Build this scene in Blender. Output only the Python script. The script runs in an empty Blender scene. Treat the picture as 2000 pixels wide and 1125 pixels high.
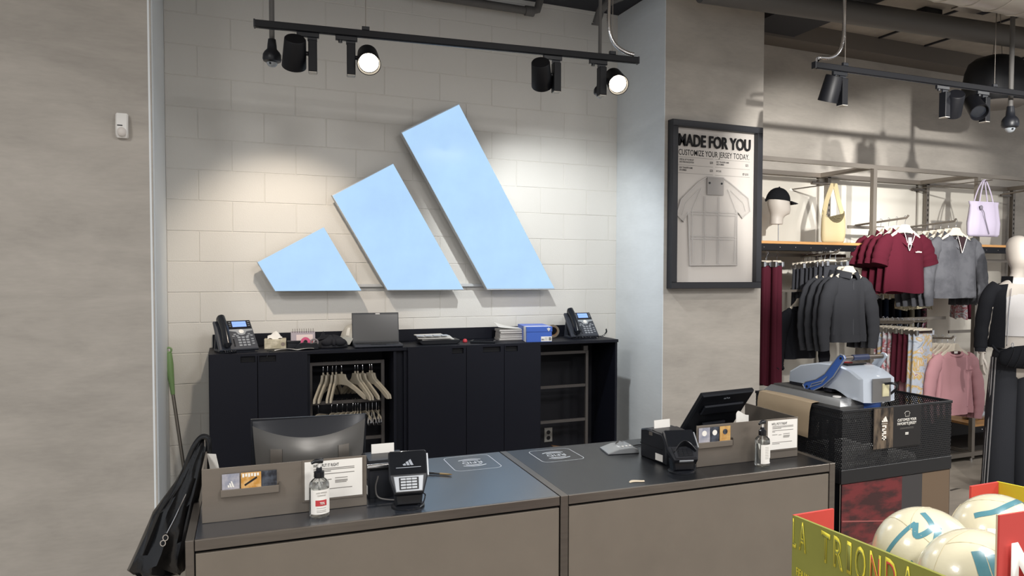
import bpy, bmesh, math, random
from mathutils import Vector, Matrix
rnd = random.Random(11)
sc = bpy.context.scene
col = sc.collection
PI = math.pi

# ---------------------------------------------------------------- camera
cam_d = bpy.data.cameras.new('camera')
cam = bpy.data.objects.new('camera', cam_d)
col.objects.link(cam)
yaw, pit, rol = 0.4345, -0.0365, 0.0055
fw = Vector((math.sin(yaw)*math.cos(pit), math.cos(yaw)*math.cos(pit), math.sin(pit)))
rt = Vector((math.cos(yaw), -math.sin(yaw), 0))
up = rt.cross(fw)
rt2 = math.cos(rol)*rt + math.sin(rol)*up
up2 = -math.sin(rol)*rt + math.cos(rol)*up
mw = Matrix((rt2, up2, -fw)).transposed().to_4x4()
mw.translation = Vector((0.151, -5.7173, 1.7926))
cam.matrix_world = mw
cam_d.sensor_width = 36
cam_d.lens = 1502.44*36/2000
cam_d.shift_x = -135.6/2000
cam_d.shift_y = 18.28/2000
cam_d.clip_start = 0.05
sc.camera = cam

# ---------------------------------------------------------------- light
w = bpy.data.worlds.new('store')
sc.world = w
w.use_nodes = True
w.node_tree.nodes['Background'].inputs[0].default_value = (0.92, 0.95, 1.0, 1)
w.node_tree.nodes['Background'].inputs[1].default_value = 0.62
vs = sc.view_settings
vs.view_transform = 'Standard'; vs.look = 'None'; vs.gamma = 1; vs.exposure = 0.0
vs.use_curve_mapping = False

def lamp(name, kind, loc, aim, energy, rgb=(1, 1, 1), size=0.1, angle=60, blend=0.5):
    d = bpy.data.lights.new(name, kind)
    d.energy = energy; d.color = rgb
    if kind == 'AREA':
        d.size = size
    else:
        d.shadow_soft_size = size
    if kind == 'SPOT':
        d.spot_size = math.radians(angle); d.spot_blend = blend
    o = bpy.data.objects.new(name, d); col.objects.link(o)
    o.location = loc
    o.rotation_euler = (Vector(aim)-Vector(loc)).to_track_quat('-Z', 'Y').to_euler()
    return o
# ceiling fixtures of the shop floor behind and beside the camera
for i, (x, y, e) in enumerate([(-1.6, -4.2, 92), (1.8, -5.2, 84), (4.8, -4.6, 80), (0.2, -7.4, 95), (3.6, -7.6, 95), (7.4, -4.4, 95)]):
    lamp('shop_ceiling_light', 'AREA', (x, y, 3.75), (x, y, 0), e, (1, 0.985, 0.965), 0.7)
# track spots of the shop floor (out of frame), aimed at the clothes wall and the counter
lamp('shop_track_spot', 'SPOT', (2.5, -5.6, 3.05), (4.98, 0.0, 2.36), 1450, (1, 0.97, 0.92), 0.05, 24, 0.6)
lamp('shop_track_spot', 'SPOT', (3.4, -5.6, 3.05), (6.35, 0.0, 2.32), 1300, (1, 0.97, 0.92), 0.05, 25, 0.6)
lamp('shop_track_spot', 'SPOT', (2.9, -5.6, 3.1), (5.9, -0.6, 1.1), 420, (1, 0.96, 0.90), 0.05, 30, 0.7)
lamp('shop_track_spot', 'SPOT', (1.6, -6.6, 3.3), (1.9, -4.4, 1.2), 26, (1, 0.94, 0.86), 0.05, 50, 0.7)

# ---------------------------------------------------------------- helpers
def lin(c):
    if isinstance(c, str):
        c = c.lstrip('#'); c = [int(c[i:i+2], 16)/255 for i in (0, 2, 4)]
    return tuple((x/12.92 if x <= 0.04045 else ((x+0.055)/1.055)**2.4) for x in c[:3]) + (1,)

MATS = {}
def mat(name, c, rough=0.6, metal=0.0, var=0, vscale=6, bump=0, bscale=60, emit=0, emitc=None, trans=0, ior=1.45, alpha=1, spec=0.5, stretch=None, coat=0, c2=None, sheen=0, backface=False):
    if name in MATS: return MATS[name]
    m = bpy.data.materials.new(name); m.use_nodes = True
    nt = m.node_tree; b = nt.nodes['Principled BSDF']
    b.inputs['Base Color'].default_value = lin(c)
    b.inputs['Roughness'].default_value = rough
    b.inputs['Metallic'].default_value = metal
    b.inputs['Specular IOR Level'].default_value = spec
    b.inputs['IOR'].default_value = ior
    b.inputs['Transmission Weight'].default_value = trans
    b.inputs['Alpha'].default_value = alpha
    b.inputs['Coat Weight'].default_value = coat
    b.inputs['Sheen Weight'].default_value = sheen
    if emit:
        b.inputs['Emission Color'].default_value = lin(emitc or c)
        b.inputs['Emission Strength'].default_value = emit
    tc = nt.nodes.new('ShaderNodeTexCoord')
    def coords():
        if stretch:
            mp = nt.nodes.new('ShaderNodeMapping'); mp.inputs['Scale'].default_value = stretch
            nt.links.new(tc.outputs['Object'], mp.inputs[0]); return mp.outputs[0]
        return tc.outputs['Object']
    if var or c2:
        n = nt.nodes.new('ShaderNodeTexNoise'); n.inputs['Scale'].default_value = vscale; n.inputs['Detail'].default_value = 6
        n.inputs['Roughness'].default_value = 0.6
        nt.links.new(coords(), n.inputs['Vector'])
        r = nt.nodes.new('ShaderNodeValToRGB')
        l = lin(c)
        if c2:
            r.color_ramp.elements[0].position = 0.42; r.color_ramp.elements[1].position = 0.58
            r.color_ramp.elements[0].color = l; r.color_ramp.elements[1].color = lin(c2)
        else:
            r.color_ramp.elements[0].position = 0.25; r.color_ramp.elements[1].position = 0.75
            r.color_ramp.elements[0].color = tuple(min(1, x*(1-var)) for x in l[:3])+(1,)
            r.color_ramp.elements[1].color = tuple(min(1, x*(1+var)) for x in l[:3])+(1,)
        nt.links.new(n.outputs['Fac'], r.inputs[0]); nt.links.new(r.outputs[0], b.inputs['Base Color'])
        if emit and c2: nt.links.new(r.outputs[0], b.inputs['Emission Color'])
    if bump:
        n = nt.nodes.new('ShaderNodeTexNoise'); n.inputs['Scale'].default_value = bscale; n.inputs['Detail'].default_value = 4
        nt.links.new(coords(), n.inputs['Vector'])
        bp = nt.nodes.new('ShaderNodeBump'); bp.inputs['Strength'].default_value = bump; bp.inputs['Distance'].default_value = 0.004
        nt.links.new(n.outputs['Fac'], bp.inputs['Height']); nt.links.new(bp.outputs[0], b.inputs['Normal'])
    MATS[name] = m
    return m

class MB:
    """collects shapes into one mesh"""
    def __init__(s): s.v = []; s.f = []
    def add(s, vs, fs):
        o = len(s.v); s.v += [tuple(v) for v in vs]; s.f += [tuple(i+o for i in f) for f in fs]; return s
    def box(s, x0, x1, y0, y1, z0, z1, bev=0):
        if bev:
            return s.prism([(x0, z0), (x1, z0), (x1, z1), (x0, z1)], y0, y1, bev=bev)
        P = [(x, y, z) for z in (z0, z1) for y in (y0, y1) for x in (x0, x1)]
        return s.add(P, [(0, 2, 3, 1), (4, 5, 7, 6), (0, 1, 5, 4), (1, 3, 7, 5), (3, 2, 6, 7), (2, 0, 4, 6)])
    def prism(s, poly, d0, d1, axis='y', bev=0):
        """extrude a polygon: axis y -> poly in xz, axis z -> poly in xy, axis x -> poly in yz"""
        n = len(poly)
        a = sum(poly[i][0]*poly[(i+1) % n][1]-poly[(i+1) % n][0]*poly[i][1] for i in range(n))
        if a < 0: poly = poly[::-1]
        def inset(b):
            out = []
            for i in range(n):
                p0, p1, p2 = Vector(poly[i-1]), Vector(poly[i]), Vector(poly[(i+1) % n])
                e1 = (p1-p0).normalized(); e2 = (p2-p1).normalized()
                n1 = Vector((-e1.y, e1.x)); n2 = Vector((-e2.y, e2.x)); k = n1+n2
                q = k/max(0.3, k.length_squared)*2*b if k.length > 1e-6 else n1*b
                out.append((p1.x+q.x, p1.y+q.y))
            return out
        def P(u, v, d):
            return (u, d, v) if axis == 'y' else ((u, v, d) if axis == 'z' else (d, u, v))
        if d1 < d0: d0, d1 = d1, d0
        rings = [(poly, d0), (poly, d1)] if not bev else [(inset(bev), d0), (poly, d0+bev), (poly, d1-bev), (inset(bev), d1)]
        V = [P(u, v, d) for pl, d in rings for u, v in pl]
        F = []
        flip = (axis == 'y')
        for k in range(len(rings)-1):
            for i in range(n):
                j = (i+1) % n
                q = (k*n+i, k*n+j, (k+1)*n+j, (k+1)*n+i)
                F.append(q[::-1] if flip else q)
        bot = tuple(range(n)); top = tuple(range((len(rings)-1)*n, len(rings)*n))
        F += [bot if flip else bot[::-1], top[::-1] if flip else top]
        return s.add(V, F)
    def loft(s, rings, cap=True, close=True):
        n = len(rings[0]); V = [p for r in rings for p in r]; F = []
        for k in range(len(rings)-1):
            for i in range(n if close else n-1):
                j = (i+1) % n
                F.append((k*n+i, k*n+j, (k+1)*n+j, (k+1)*n+i))
        if cap and close:
            F += [tuple(range(n))[::-1], tuple(range((len(rings)-1)*n, len(rings)*n))]
        return s.add(V, F)
    def tube(s, pts, r, n=8, cap=True, closed=False, flat=1.0, upv=None):
        pts = [Vector(p) for p in pts]; m = len(pts)
        rs = r if isinstance(r, (list, tuple)) else [r]*m
        rings = []; prev = None
        for i in range(m):
            if closed: t = pts[(i+1) % m]-pts[i-1]
            else: t = pts[min(i+1, m-1)]-pts[max(i-1, 0)]
            t.normalize()
            if prev is None:
                a = Vector(upv) if upv else (Vector((0, 0, 1)) if abs(t.z) < 0.9 else Vector((1, 0, 0)))
            else: a = prev
            a = a-t*a.dot(t)
            if a.length < 1e-6: a = t.orthogonal()
            a.normalize(); prev = a; b = t.cross(a)
            rings.append([pts[i]+(a*math.cos(2*PI*k/n)+b*math.sin(2*PI*k/n)*flat)*rs[i] for k in range(n)])
        if closed: rings.append(rings[0]); cap = False
        return s.loft(rings, cap)
    def cyl(s, p0, p1, r0, r1=None, n=16, cap=True):
        return s.tube([p0, p1], [r0, r0 if r1 is None else r1], n, cap)
    def lathe(s, prof, c=(0, 0, 0), n=20, axis='z', cap=True):
        R = []
        for r, h in prof:
            ring = []
            for k in range(n):
                a = 2*PI*k/n; x, y = r*math.cos(a), r*math.sin(a)
                p = (x, y, h) if axis == 'z' else ((x, -h, y) if axis == '-y' else ((x, h, -y) if axis == 'y' else (h, x, y)))
                ring.append((p[0]+c[0], p[1]+c[1], p[2]+c[2]))
            R.append(ring)
        return s.loft(R, cap)
    def ball(s, c, rx, ry=None, rz=None, n=16, m=10):
        ry = rx if ry is None else ry; rz = rx if rz is None else rz
        R = []
        for j in range(m+1):
            t = -PI/2+PI*j/m; cr = max(math.cos(t), 1e-3)
            R.append([(c[0]+rx*cr*math.cos(2*PI*k/n), c[1]+ry*cr*math.sin(2*PI*k/n), c[2]+rz*math.sin(t)) for k in range(n)])
        return s.loft(R)
    def surf(s, f, nu, nv):
        V = [f(i/nu, j/nv) for j in range(nv+1) for i in range(nu+1)]
        return s.add(V, [(j*(nu+1)+i, j*(nu+1)+i+1, (j+1)*(nu+1)+i+1, (j+1)*(nu+1)+i) for j in range(nv) for i in range(nu)])
    def sheet(s, f, nu, nv, th):
        """a surface with thickness th (two offset skins and a rim)"""
        A = [[Vector(f(i/nu, j/nv)) for i in range(nu+1)] for j in range(nv+1)]
        N = [[None]*(nu+1) for _ in range(nv+1)]
        for j in range(nv+1):
            for i in range(nu+1):
                du = A[j][min(i+1, nu)]-A[j][max(i-1, 0)]; dv = A[min(j+1, nv)][i]-A[max(j-1, 0)][i]
                k = du.cross(dv); N[j][i] = k.normalized() if k.length > 1e-12 else Vector((0, 0, 1))
        W = nu+1; T = W*(nv+1)
        V = [A[j][i]+N[j][i]*th/2 for j in range(nv+1) for i in range(W)]+[A[j][i]-N[j][i]*th/2 for j in range(nv+1) for i in range(W)]
        F = []
        for j in range(nv):
            for i in range(nu):
                q = (j*W+i, j*W+i+1, (j+1)*W+i+1, (j+1)*W+i); F += [q, tuple(x+T for x in q[::-1])]
        for i in range(nu):
            F += [(i+1, i, i+T, i+1+T), (nv*W+i, nv*W+i+1, nv*W+i+1+T, nv*W+i+T)]
        for j in range(nv):
            F += [(j*W, (j+1)*W, (j+1)*W+T, j*W+T), ((j+1)*W+nu, j*W+nu, j*W+nu+T, (j+1)*W+nu+T)]
        return s.add(V, F)
    def xf(s, M):
        s.v = [tuple(M @ Vector(v)) for v in s.v]; return s
    def mesh(s, name, m, smooth=40):
        me = bpy.data.meshes.new(name)
        me.from_pydata(s.v, [], s.f); me.update()
        if m: me.materials.append(m)
        if smooth:
            for p in me.polygons: p.use_smooth = True
            me.set_sharp_from_angle(angle=math.radians(smooth))
        return me
    def build(s, name, m, parent=None, smooth=40, loc=None, rot=None, kind=None):
        return link(name, s.mesh(name, m, smooth), parent, loc, rot, kind)

def link(name, me, parent=None, loc=None, rot=None, kind=None):
    o = bpy.data.objects.new(name, me); col.objects.link(o)
    if parent: o.parent = parent
    if loc is not None: o.location = loc
    if rot is not None: o.rotation_euler = rot
    if kind: o['kind'] = kind
    return o
def tag(o, label, cat, group=None):
    o['label'] = label; o['category'] = cat
    if group: o['group'] = group
    return o
def thing(name, label, cat, loc=(0, 0, 0), rz=0, group=None, rot=None):
    o = bpy.data.objects.new(name, None); col.objects.link(o)
    o.empty_display_size = 0.05
    o.location = loc; o.rotation_euler = rot if rot else (0, 0, rz)
    return tag(o, label, cat, group)
def kids(o): return [c for c in col.objects if c.parent == o]
def dup(root, loc, rz=None, label=None, group=None, rot=None):
    def cp(o, par):
        c = o.copy(); col.objects.link(c)
        if par: c.parent = par
        for ch in list(o.children): cp(ch, c)
        return c
    r = cp(root, None); r.location = loc
    if rz is not None: r.rotation_euler = (0, 0, rz)
    if rot is not None: r.rotation_euler = rot
    if label: r['label'] = label
    if group: r['group'] = group
    return r
def B(*a, **k): return MB().box(*a, **k)
def T(*a, **k): return MB().tube(*a, **k)

def text(s, name, m, parent, loc, rot=(PI/2, 0, 0), h=0.02, w=None, bold=0.0, ext=0.0006, align='LEFT', sx=None, spacing=1.0):
    """flat lettering; h = cap height, w = total width"""
    cu = bpy.data.curves.new('t', 'FONT'); cu.body = s; cu.size = 1; cu.extrude = 0; cu.offset = bold; cu.space_character = spacing
    cu.resolution_u = 3; cu.space_line = 0.9
    ob = bpy.data.objects.new('t', cu); col.objects.link(ob)
    bpy.context.view_layer.update()
    me = bpy.data.meshes.new_from_object(ob.evaluated_get(bpy.context.evaluated_depsgraph_get()))
    bpy.data.objects.remove(ob)
    xs = [v.co.x for v in me.vertices]
    if not xs: return None
    x0, x1 = min(xs), max(xs)
    ky = h/0.69
    kx = (w/(x1-x0)) if w else ky*(sx or 1)
    W = (x1-x0)*kx
    off = 0 if align == 'LEFT' else (-W/2 if align == 'CENTER' else -W)
    for v in me.vertices:
        v.co = Vector(((v.co.x-x0)*kx+off, v.co.y*ky, 0))
    me.materials.clear(); me.materials.append(m)
    if ext:
        bm = bmesh.new(); bm.from_mesh(me)
        r = bmesh.ops.extrude_face_region(bm, geom=bm.faces[:])
        bmesh.ops.translate(bm, vec=(0, 0, ext), verts=[e for e in r['geom'] if isinstance(e, bmesh.types.BMVert)])
        bm.to_mesh(me); bm.free()
    me.name = name
    return link(name, me, parent, loc, rot)

# shared materials
M_BLACK = mat('black_paint', '#0c0d12', 0.5, spec=0.35)
M_BLACKPL = mat('black_plastic', '#15171c', 0.32)
M_SATIN = mat('satin_black_plastic', '#1a1c22', 0.4)
M_STEEL = mat('dark_steel', '#6f6963', 0.38, 0.75, var=0.15, vscale=4, stretch=(1, 1, 12))
M_CHROME = mat('chrome', '#d8d8da', 0.16, 1.0)
M_ALU = mat('brushed_metal', '#9b948c', 0.35, 0.85, var=0.08, vscale=8)
M_WHITE = mat('white_plastic', '#e6e4e0', 0.35)
M_PAPER = mat('white_paper', '#e9e6e0', 0.8)
M_INK = mat('black_ink', '#17171a', 0.7)
M_GREYINK = mat('grey_ink', '#77746f', 0.7)
M_WHITEINK = mat('white_ink', '#e9e6de', 0.6)
M_WOOD = mat('oak_board', '#b98a56', 0.5, var=0.2, vscale=3, stretch=(1, 14, 14))
# ================================================================ setting
def plaster(name, c, var=0.16):
    m = bpy.data.materials.new(name); m.use_nodes = True; nt = m.node_tree; b = nt.nodes['Principled BSDF']
    b.inputs['Roughness'].default_value = 0.75
    tc = nt.nodes.new('ShaderNodeTexCoord')
    mp = nt.nodes.new('ShaderNodeMapping'); mp.inputs['Scale'].default_value = (0.9, 0.9, 2.6)
    nt.links.new(tc.outputs['Object'], mp.inputs[0])
    n1 = nt.nodes.new('ShaderNodeTexNoise'); n1.inputs['Scale'].default_value = 1.6; n1.inputs['Detail'].default_value = 9; n1.inputs['Roughness'].default_value = 0.62; n1.inputs['Distortion'].default_value = 0.5
    nt.links.new(mp.outputs[0], n1.inputs['Vector'])
    mp2 = nt.nodes.new('ShaderNodeMapping'); mp2.inputs['Scale'].default_value = (5, 5, 22)
    nt.links.new(tc.outputs['Object'], mp2.inputs[0])
    n2 = nt.nodes.new('ShaderNodeTexNoise'); n2.inputs['Scale'].default_value = 3; n2.inputs['Detail'].default_value = 6
    nt.links.new(mp2.outputs[0], n2.inputs['Vector'])
    ad = nt.nodes.new('ShaderNodeMath'); ad.operation = 'MULTIPLY_ADD'; ad.inputs[1].default_value = 0.22
    nt.links.new(n2.outputs['Fac'], ad.inputs[0]); nt.links.new(n1.outputs['Fac'], ad.inputs[2])
    r = nt.nodes.new('ShaderNodeValToRGB'); l = lin(c)
    r.color_ramp.elements[0].position = 0.40; r.color_ramp.elements[1].position = 0.82
    r.color_ramp.elements[0].color = tuple(x*(1-var) for x in l[:3])+(1,); r.color_ramp.elements[1].color = tuple(min(1, x*(1+var)) for x in l[:3])+(1,)
    nt.links.new(ad.outputs[0], r.inputs[0]); nt.links.new(r.outputs[0], b.inputs['Base Color'])
    bp = nt.nodes.new('ShaderNodeBump'); bp.inputs['Strength'].default_value = 0.12; bp.inputs['Distance'].default_value = 0.004
    nt.links.new(n2.outputs['Fac'], bp.inputs['Height']); nt.links.new(bp.outputs[0], b.inputs['Normal'])
    MATS[name] = m
    return m
M_PLASTER = plaster('grey_plaster', '#aba59d')
M_PAINT = mat('white_block_paint', '#d8d5cf', 0.6, bump=0.25, bscale=120)
M_FLOOR = mat('polished_concrete', '#a59c90', 0.42, var=0.3, vscale=1.6, bump=0.05, bscale=30, stretch=(1, 2, 1))
M_CEIL = mat('dark_ceiling', '#a39c93', 0.85, var=0.25, vscale=2.5, bump=0.3, bscale=20)
M_CEIL2 = mat('dark_ceiling_paint', '#2f3036', 0.8)
M_DUCT = mat('painted_duct', '#5f5d5b', 0.6)

def struct(name, mb, m, parent=None, smooth=30):
    return mb.build(name, m, parent, smooth, kind=None if parent else 'structure')
struct('floor', B(-6, 12, -11, 0.3, -0.1, 0), M_FLOOR)
M_CRACK = mat('crack_filler', '#4a443d', 0.8)
for i, pts in enumerate([[(5.2, -1.42), (5.38, -1.36), (5.45, -1.39), (5.30, -1.45)], [(5.48, -1.33), (5.62, -1.31), (5.66, -1.33), (5.52, -1.35)], [(4.6, -2.05), (4.72, -2.0), (4.76, -2.03), (4.64, -2.08)]]):
    struct('trim_%d' % (20+i), MB().prism(pts, 0.0, 0.0008, axis='z'), M_CRACK)
struct('wall_left', B(-6, -0.196, -0.92, 0.25, 0, 4.6), M_PLASTER)
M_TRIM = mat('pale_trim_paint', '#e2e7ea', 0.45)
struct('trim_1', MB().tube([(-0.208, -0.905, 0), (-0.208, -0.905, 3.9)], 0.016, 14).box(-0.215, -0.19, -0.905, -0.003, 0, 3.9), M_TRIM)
struct('wall_right', B(3.126, 4.024, -0.762, 0.25, 0, 4.6), M_PLASTER)
M_RETURN = plaster('panel_lit_plaster', '#dde2e5', 0.06)  # pillar plaster made paler and bluish: the lit panels' glow put into the colour
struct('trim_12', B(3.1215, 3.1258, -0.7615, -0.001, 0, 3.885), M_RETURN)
struct('wall_rear', B(4.024, 12, 0, 0.25, 0, 4.6), M_PLASTER)
H, Wd = 0.2032, 0.4064
wb = struct('wall_back', B(-0.2, 3.13, 0.0035, 0.25, 0, 4.0), M_PAINT)
cache = {}
XL, XR = -0.19, 3.126
for r in range(20):
    z0, z1 = r*H+0.0022, min((r+1)*H-0.0022, 3.93)
    if z1-z0 < 0.03: continue
    off = 0 if r % 2 else Wd/2
    k = -2
    while k*Wd+off < XR:
        a, b_ = max(XL, k*Wd+off+0.0025), min(XR, (k+1)*Wd+off-0.0025); k += 1
        if b_-a < 0.012: continue
        key = (round(b_-a, 4), round(z1-z0, 4))
        if key not in cache:
            cache[key] = B(0, key[0], 0, 0.03, 0, key[1], bev=0.002).mesh('concrete_block', M_PAINT, 20)
        o = link('concrete_block', cache[key], wb, (a, rnd.uniform(-0.0008, 0.0008), z0))
# ceilings, soffit and beams
struct('ceiling', B(-6, 12, -11, 0.25, 3.99, 4.1), M_CEIL)
ce2 = struct('trim_2', B(-0.2, 3.13, -0.9, 0.0, 3.89, 3.985), M_CEIL2)
struct('trim_3', MB().box(4.03, 12, -0.24, -0.003, 3.842, 3.99), mat('soffit_paint', '#6a645e', 0.8))
for i, (x, wd_) in enumerate([(4.2, .55)]):
    struct('trim_%d' % (4+i), B(x, x+wd_, -6, -0.25, 3.86, 3.99), M_CEIL2)
for i, x in enumerate([5.75, 6.35, 7.6, 8.2]):
    struct('trim_%d' % (8+i), B(x, x+0.02, -4, -0.25, 3.975, 3.99), M_CEIL2)
# spot fixtures' light on the block wall and everything else is made by the lamps themselves (below)
tag(T([(3.2, -1.11, 3.75), (9.5, -1.61, 3.75)], 0.085, 20).build('ceiling_pipe', M_DUCT), 'long fat grey pipe running under the dark ceiling at top right', 'pipe')
d = thing('spiral_duct', 'pale silver spiral air duct at the top right corner', 'duct', (0, 0, 0))
mb = MB(); mb.tube([(3.6, -2.20, 3.72), (8.6, -2.38, 3.72)], 0.22, 28)
mb.build('duct_body', mat('galvanised_duct', '#c9c4bd', 0.35, 0.55, var=0.06), d)
mb = MB()
for i in range(22):
    x = 3.7+i*0.22
    mb.tube([(x+0.07*math.sin(a), -2.2-(x-3.6)*0.036+0.222*math.cos(a), 3.72+0.222*math.sin(a)) for a in [2*PI*k/28 for k in range(28)]], 0.004, 5, closed=True)
mb.build('spiral_seam', MATS['galvanised_duct'], d)
# grey conduits under the recess ceiling
tag(MB().tube([(1.3, -0.12, 3.77), (2.30, -0.12, 3.77), (2.36, -0.12, 3.79), (2.38, -0.12, 3.86), (2.38, -0.12, 3.885)], 0.03, 14).cyl((2.26, -0.12, 3.77), (2.33, -0.12, 3.77), 0.038, n=14).build('conduit_pipe', M_DUCT),
    'grey pipe with elbow under the ceiling above the tallest light panel', 'pipe')
tag(MB().tube([(2.95, -0.85, 3.84), (2.83, -0.45, 3.83), (2.80, -0.33, 3.79), (2.79, -0.28, 3.70)], 0.033, 14).cyl((2.79, -0.28, 3.70), (2.79, -0.275, 3.685), 0.038, n=14).build('drain_elbow', M_DUCT),
    'short grey pipe elbow hanging from the ceiling near the right corner', 'pipe')
# ================================================================ recess: light panels, lamps, cabinets
M_GLOW = mat('lit_acrylic', '#b2d5fc', 0.1, var=0, spec=0.06, emit=1.0, c2='#bce2ff', vscale=2.4)
for n_ in M_GLOW.node_tree.nodes:
    if n_.type == 'VALTORGB': n_.color_ramp.elements[0].position = 0.3; n_.color_ramp.elements[1].position = 0.7
for l_ in list(M_GLOW.node_tree.links):
    if l_.to_socket.name == 'Base Color': M_GLOW.node_tree.links.remove(l_)
M_GLOW.node_tree.nodes['Principled BSDF'].inputs['Base Color'].default_value = (0.02, 0.025, 0.03, 1)
M_EDGE = mat('panel_edge_white', '#c3c5c6', 0.4)
def light_panel(poly, label):
    t = thing('light_panel', label, 'sign', (poly[3][0], -0.14, poly[3][1]), group='three slanted wall light panels')
    ox, oz = poly[3]
    q = [(x-ox, z-oz) for x, z in poly]
    MB().prism(q, 0.004, 0.06, bev=0.002).build('panel_body', M_EDGE, t, 30)
    cx = sum(p[0] for p in q)/4; cz = sum(p[1] for p in q)/4
    k = 0.985
    MB().prism([(cx+(x-cx)*k, cz+(z-cz)*k) for x, z in q], 0.0, 0.0045, bev=0.001).build('lit_face', M_GLOW, t, 30)
    mb = M_EDGE
    for x, z in q:
        u, v = cx+(x-cx)*0.6, cz+(z-cz)*0.6
        MB().cyl((u, 0.058, v), (u, 0.1365, v), 0.012, n=12).build('standoff', M_ALU, t)
    return t
light_panel([(0.349, 1.828), (0.778, 2.076), (1.031, 1.632), (0.459, 1.632)], 'short slanted light-blue lit panel, smallest of the three on the wall')
light_panel([(0.831, 2.296), (1.252, 2.545), (1.775, 1.632), (1.209, 1.632)], 'medium slanted light-blue lit panel between the short and the tall one')
light_panel([(1.307, 2.77), (1.733, 3.014), (2.514, 1.632), (1.955, 1.632)], 'tall slanted light-blue lit panel, largest of the three on the wall')
tag(MB().box(0.98, 1.24, -0.03, -0.0005, 1.655, 1.678, bev=0.003).box(1.72, 2.02, -0.03, -0.0005, 1.655, 1.678, bev=0.003).box(1.24, 1.72, -0.02, -0.0005, 1.66, 1.673).build('cable_channel', M_EDGE),
    'thin white cable channel on the wall between the bottoms of the light panels', 'trim')

# ---- track rail with four heads
def track(loc, rz, L, label, cables):
    t = thing('track_rail', label, 'light track', loc, rz)
    MB().box(0, L, -0.0175, 0.0175, -0.038, 0, bev=0.003).build('rail', M_BLACK, t)
    B(0.02, L-0.02, -0.006, 0.006, -0.041, -0.036).build('rail_slot', M_SATIN, t)
    for x in (0, L):
        B(x-0.004, x+0.004, -0.019, 0.019, -0.04, 0.002).build('end_cap', M_SATIN, t)
    for x, top in cables:
        c = T([(x, 0, 0.02), (x, 0, top)], 0.0022, 6).build('suspension_cable', M_ALU, t)
        B(x-0.02, x+0.02, -0.013, 0.013, 0, 0.022, bev=0.003).build('cable_clamp', M_SATIN, t)
    return t
ra = math.atan2(-1.483+1.225, 2.494-0.310)
track((0.310, -1.225, 3.108), ra, 2.199, 'black light track hanging in front of the lit wall panels', [(0.57, 0.85), (2.03, 0.87)])
M_LENS = mat('lit_lens', '#fff3dd', 0.3, emit=14, emitc='#fff0d6')
M_DARKLENS = mat('unlit_lens', '#22252b', 0.1)
def head(P, rz, side, aim, label, group, lit=None, ln=0.165, rr=0.064, energy=0, rgb=(1, 1, 1), angle=50, blend=0.6):
    """P = point on the rail's underside where the adapter sits; side = where the can hangs beside the driver box"""
    t = thing('track_spotlight', label, 'spotlight', P, rz, group)
    MB().box(-0.075, 0.04, -0.012, 0.012, -0.028, -0.002, bev=0.003).cyl((-0.05, 0, -0.028), (-0.05, 0, -0.04), 0.011, n=10).build('adapter', M_BLACKPL, t)
    B(-0.02, 0.03, -0.006, 0.006, -0.046, -0.027).build('neck', M_SATIN, t)
    MB().box(-0.016, 0.029, -0.03, 0.03, -0.215, -0.045, bev=0.003).build('driver_box', M_BLACK, t)
    B(-0.014, 0.027, -0.028, 0.028, -0.219, -0.2148).build('box_cap', mat('pale_end_cap', '#b5b0a8', 0.5), t)
    inv = Matrix.Rotation(-rz, 3, 'Z')
    d = (inv @ (Vector(aim)-Vector(P))).normalized()
    c0 = Vector((0.006+side*0.092, 0, -0.115))
    MB().cyl((0.006, 0, -0.115), c0, 0.012, n=10).build('pivot', M_SATIN, t)
    q = d.to_track_quat('Z', 'Y')
    can = MB(); can.lathe([(0.0, -ln*0.5), (rr*0.80, -ln*0.5), (rr*0.86, -ln*0.47), (rr, ln*0.5), (rr*0.93, ln*0.5), (rr*0.86, ln*0.36), (0.0, ln*0.36)], n=28)
    M4 = q.to_matrix().to_4x4(); M4.translation = c0
    cn = can.xf(M4).build('lamp_can', M_BLACK, t, 35)
    MB().lathe([(0, ln*0.36), (rr*0.82, ln*0.365), (rr*0.5, ln*0.40), (0, ln*0.41)], n=24).xf(M4).build('lens', M_LENS if lit else M_DARKLENS, cn)
    if energy:
        R3 = Matrix.Rotation(rz, 3, 'Z')
        o = Vector(P)+R3 @ (c0+d*(ln*0.5+0.012))
        lamp('spot_beam', 'SPOT', o, o+(R3 @ d), energy, rgb, 0.035, angle, blend)
    return t
def on_rail(x): return (0.310+math.cos(ra)*x, -1.225+math.sin(ra)*x, 3.070)
GH = 'spotlights on the track over the back wall'
head(on_rail(0.285), ra, -1, (0.62, 0.0, 1.75), 'black spotlight at the left end of the long track, turned to the wall', GH, energy=66, rgb=(1, 0.87, 0.72), angle=70, blend=0.75)
head(on_rail(0.485), ra, 1, (0.45, -4.4, 1.0), 'second spotlight on the long track, glowing lens facing the counter', GH, lit=True, energy=45, rgb=(1, 0.95, 0.88), angle=110, blend=1.0)
head(on_rail(1.665), ra, -1, (2.65, 0.0, 1.75), 'third spotlight on the long track, dark, turned to the wall', GH, energy=96, rgb=(0.95, 0.99, 1.0), angle=86, blend=0.75)
head(on_rail(1.955), ra, 1, (1.5, -4.6, 1.1), 'rightmost spotlight on the long track, glowing lens facing the counter', GH, lit=True, energy=45, rgb=(0.95, 0.98, 1.0), angle=100, blend=1.0)

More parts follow.
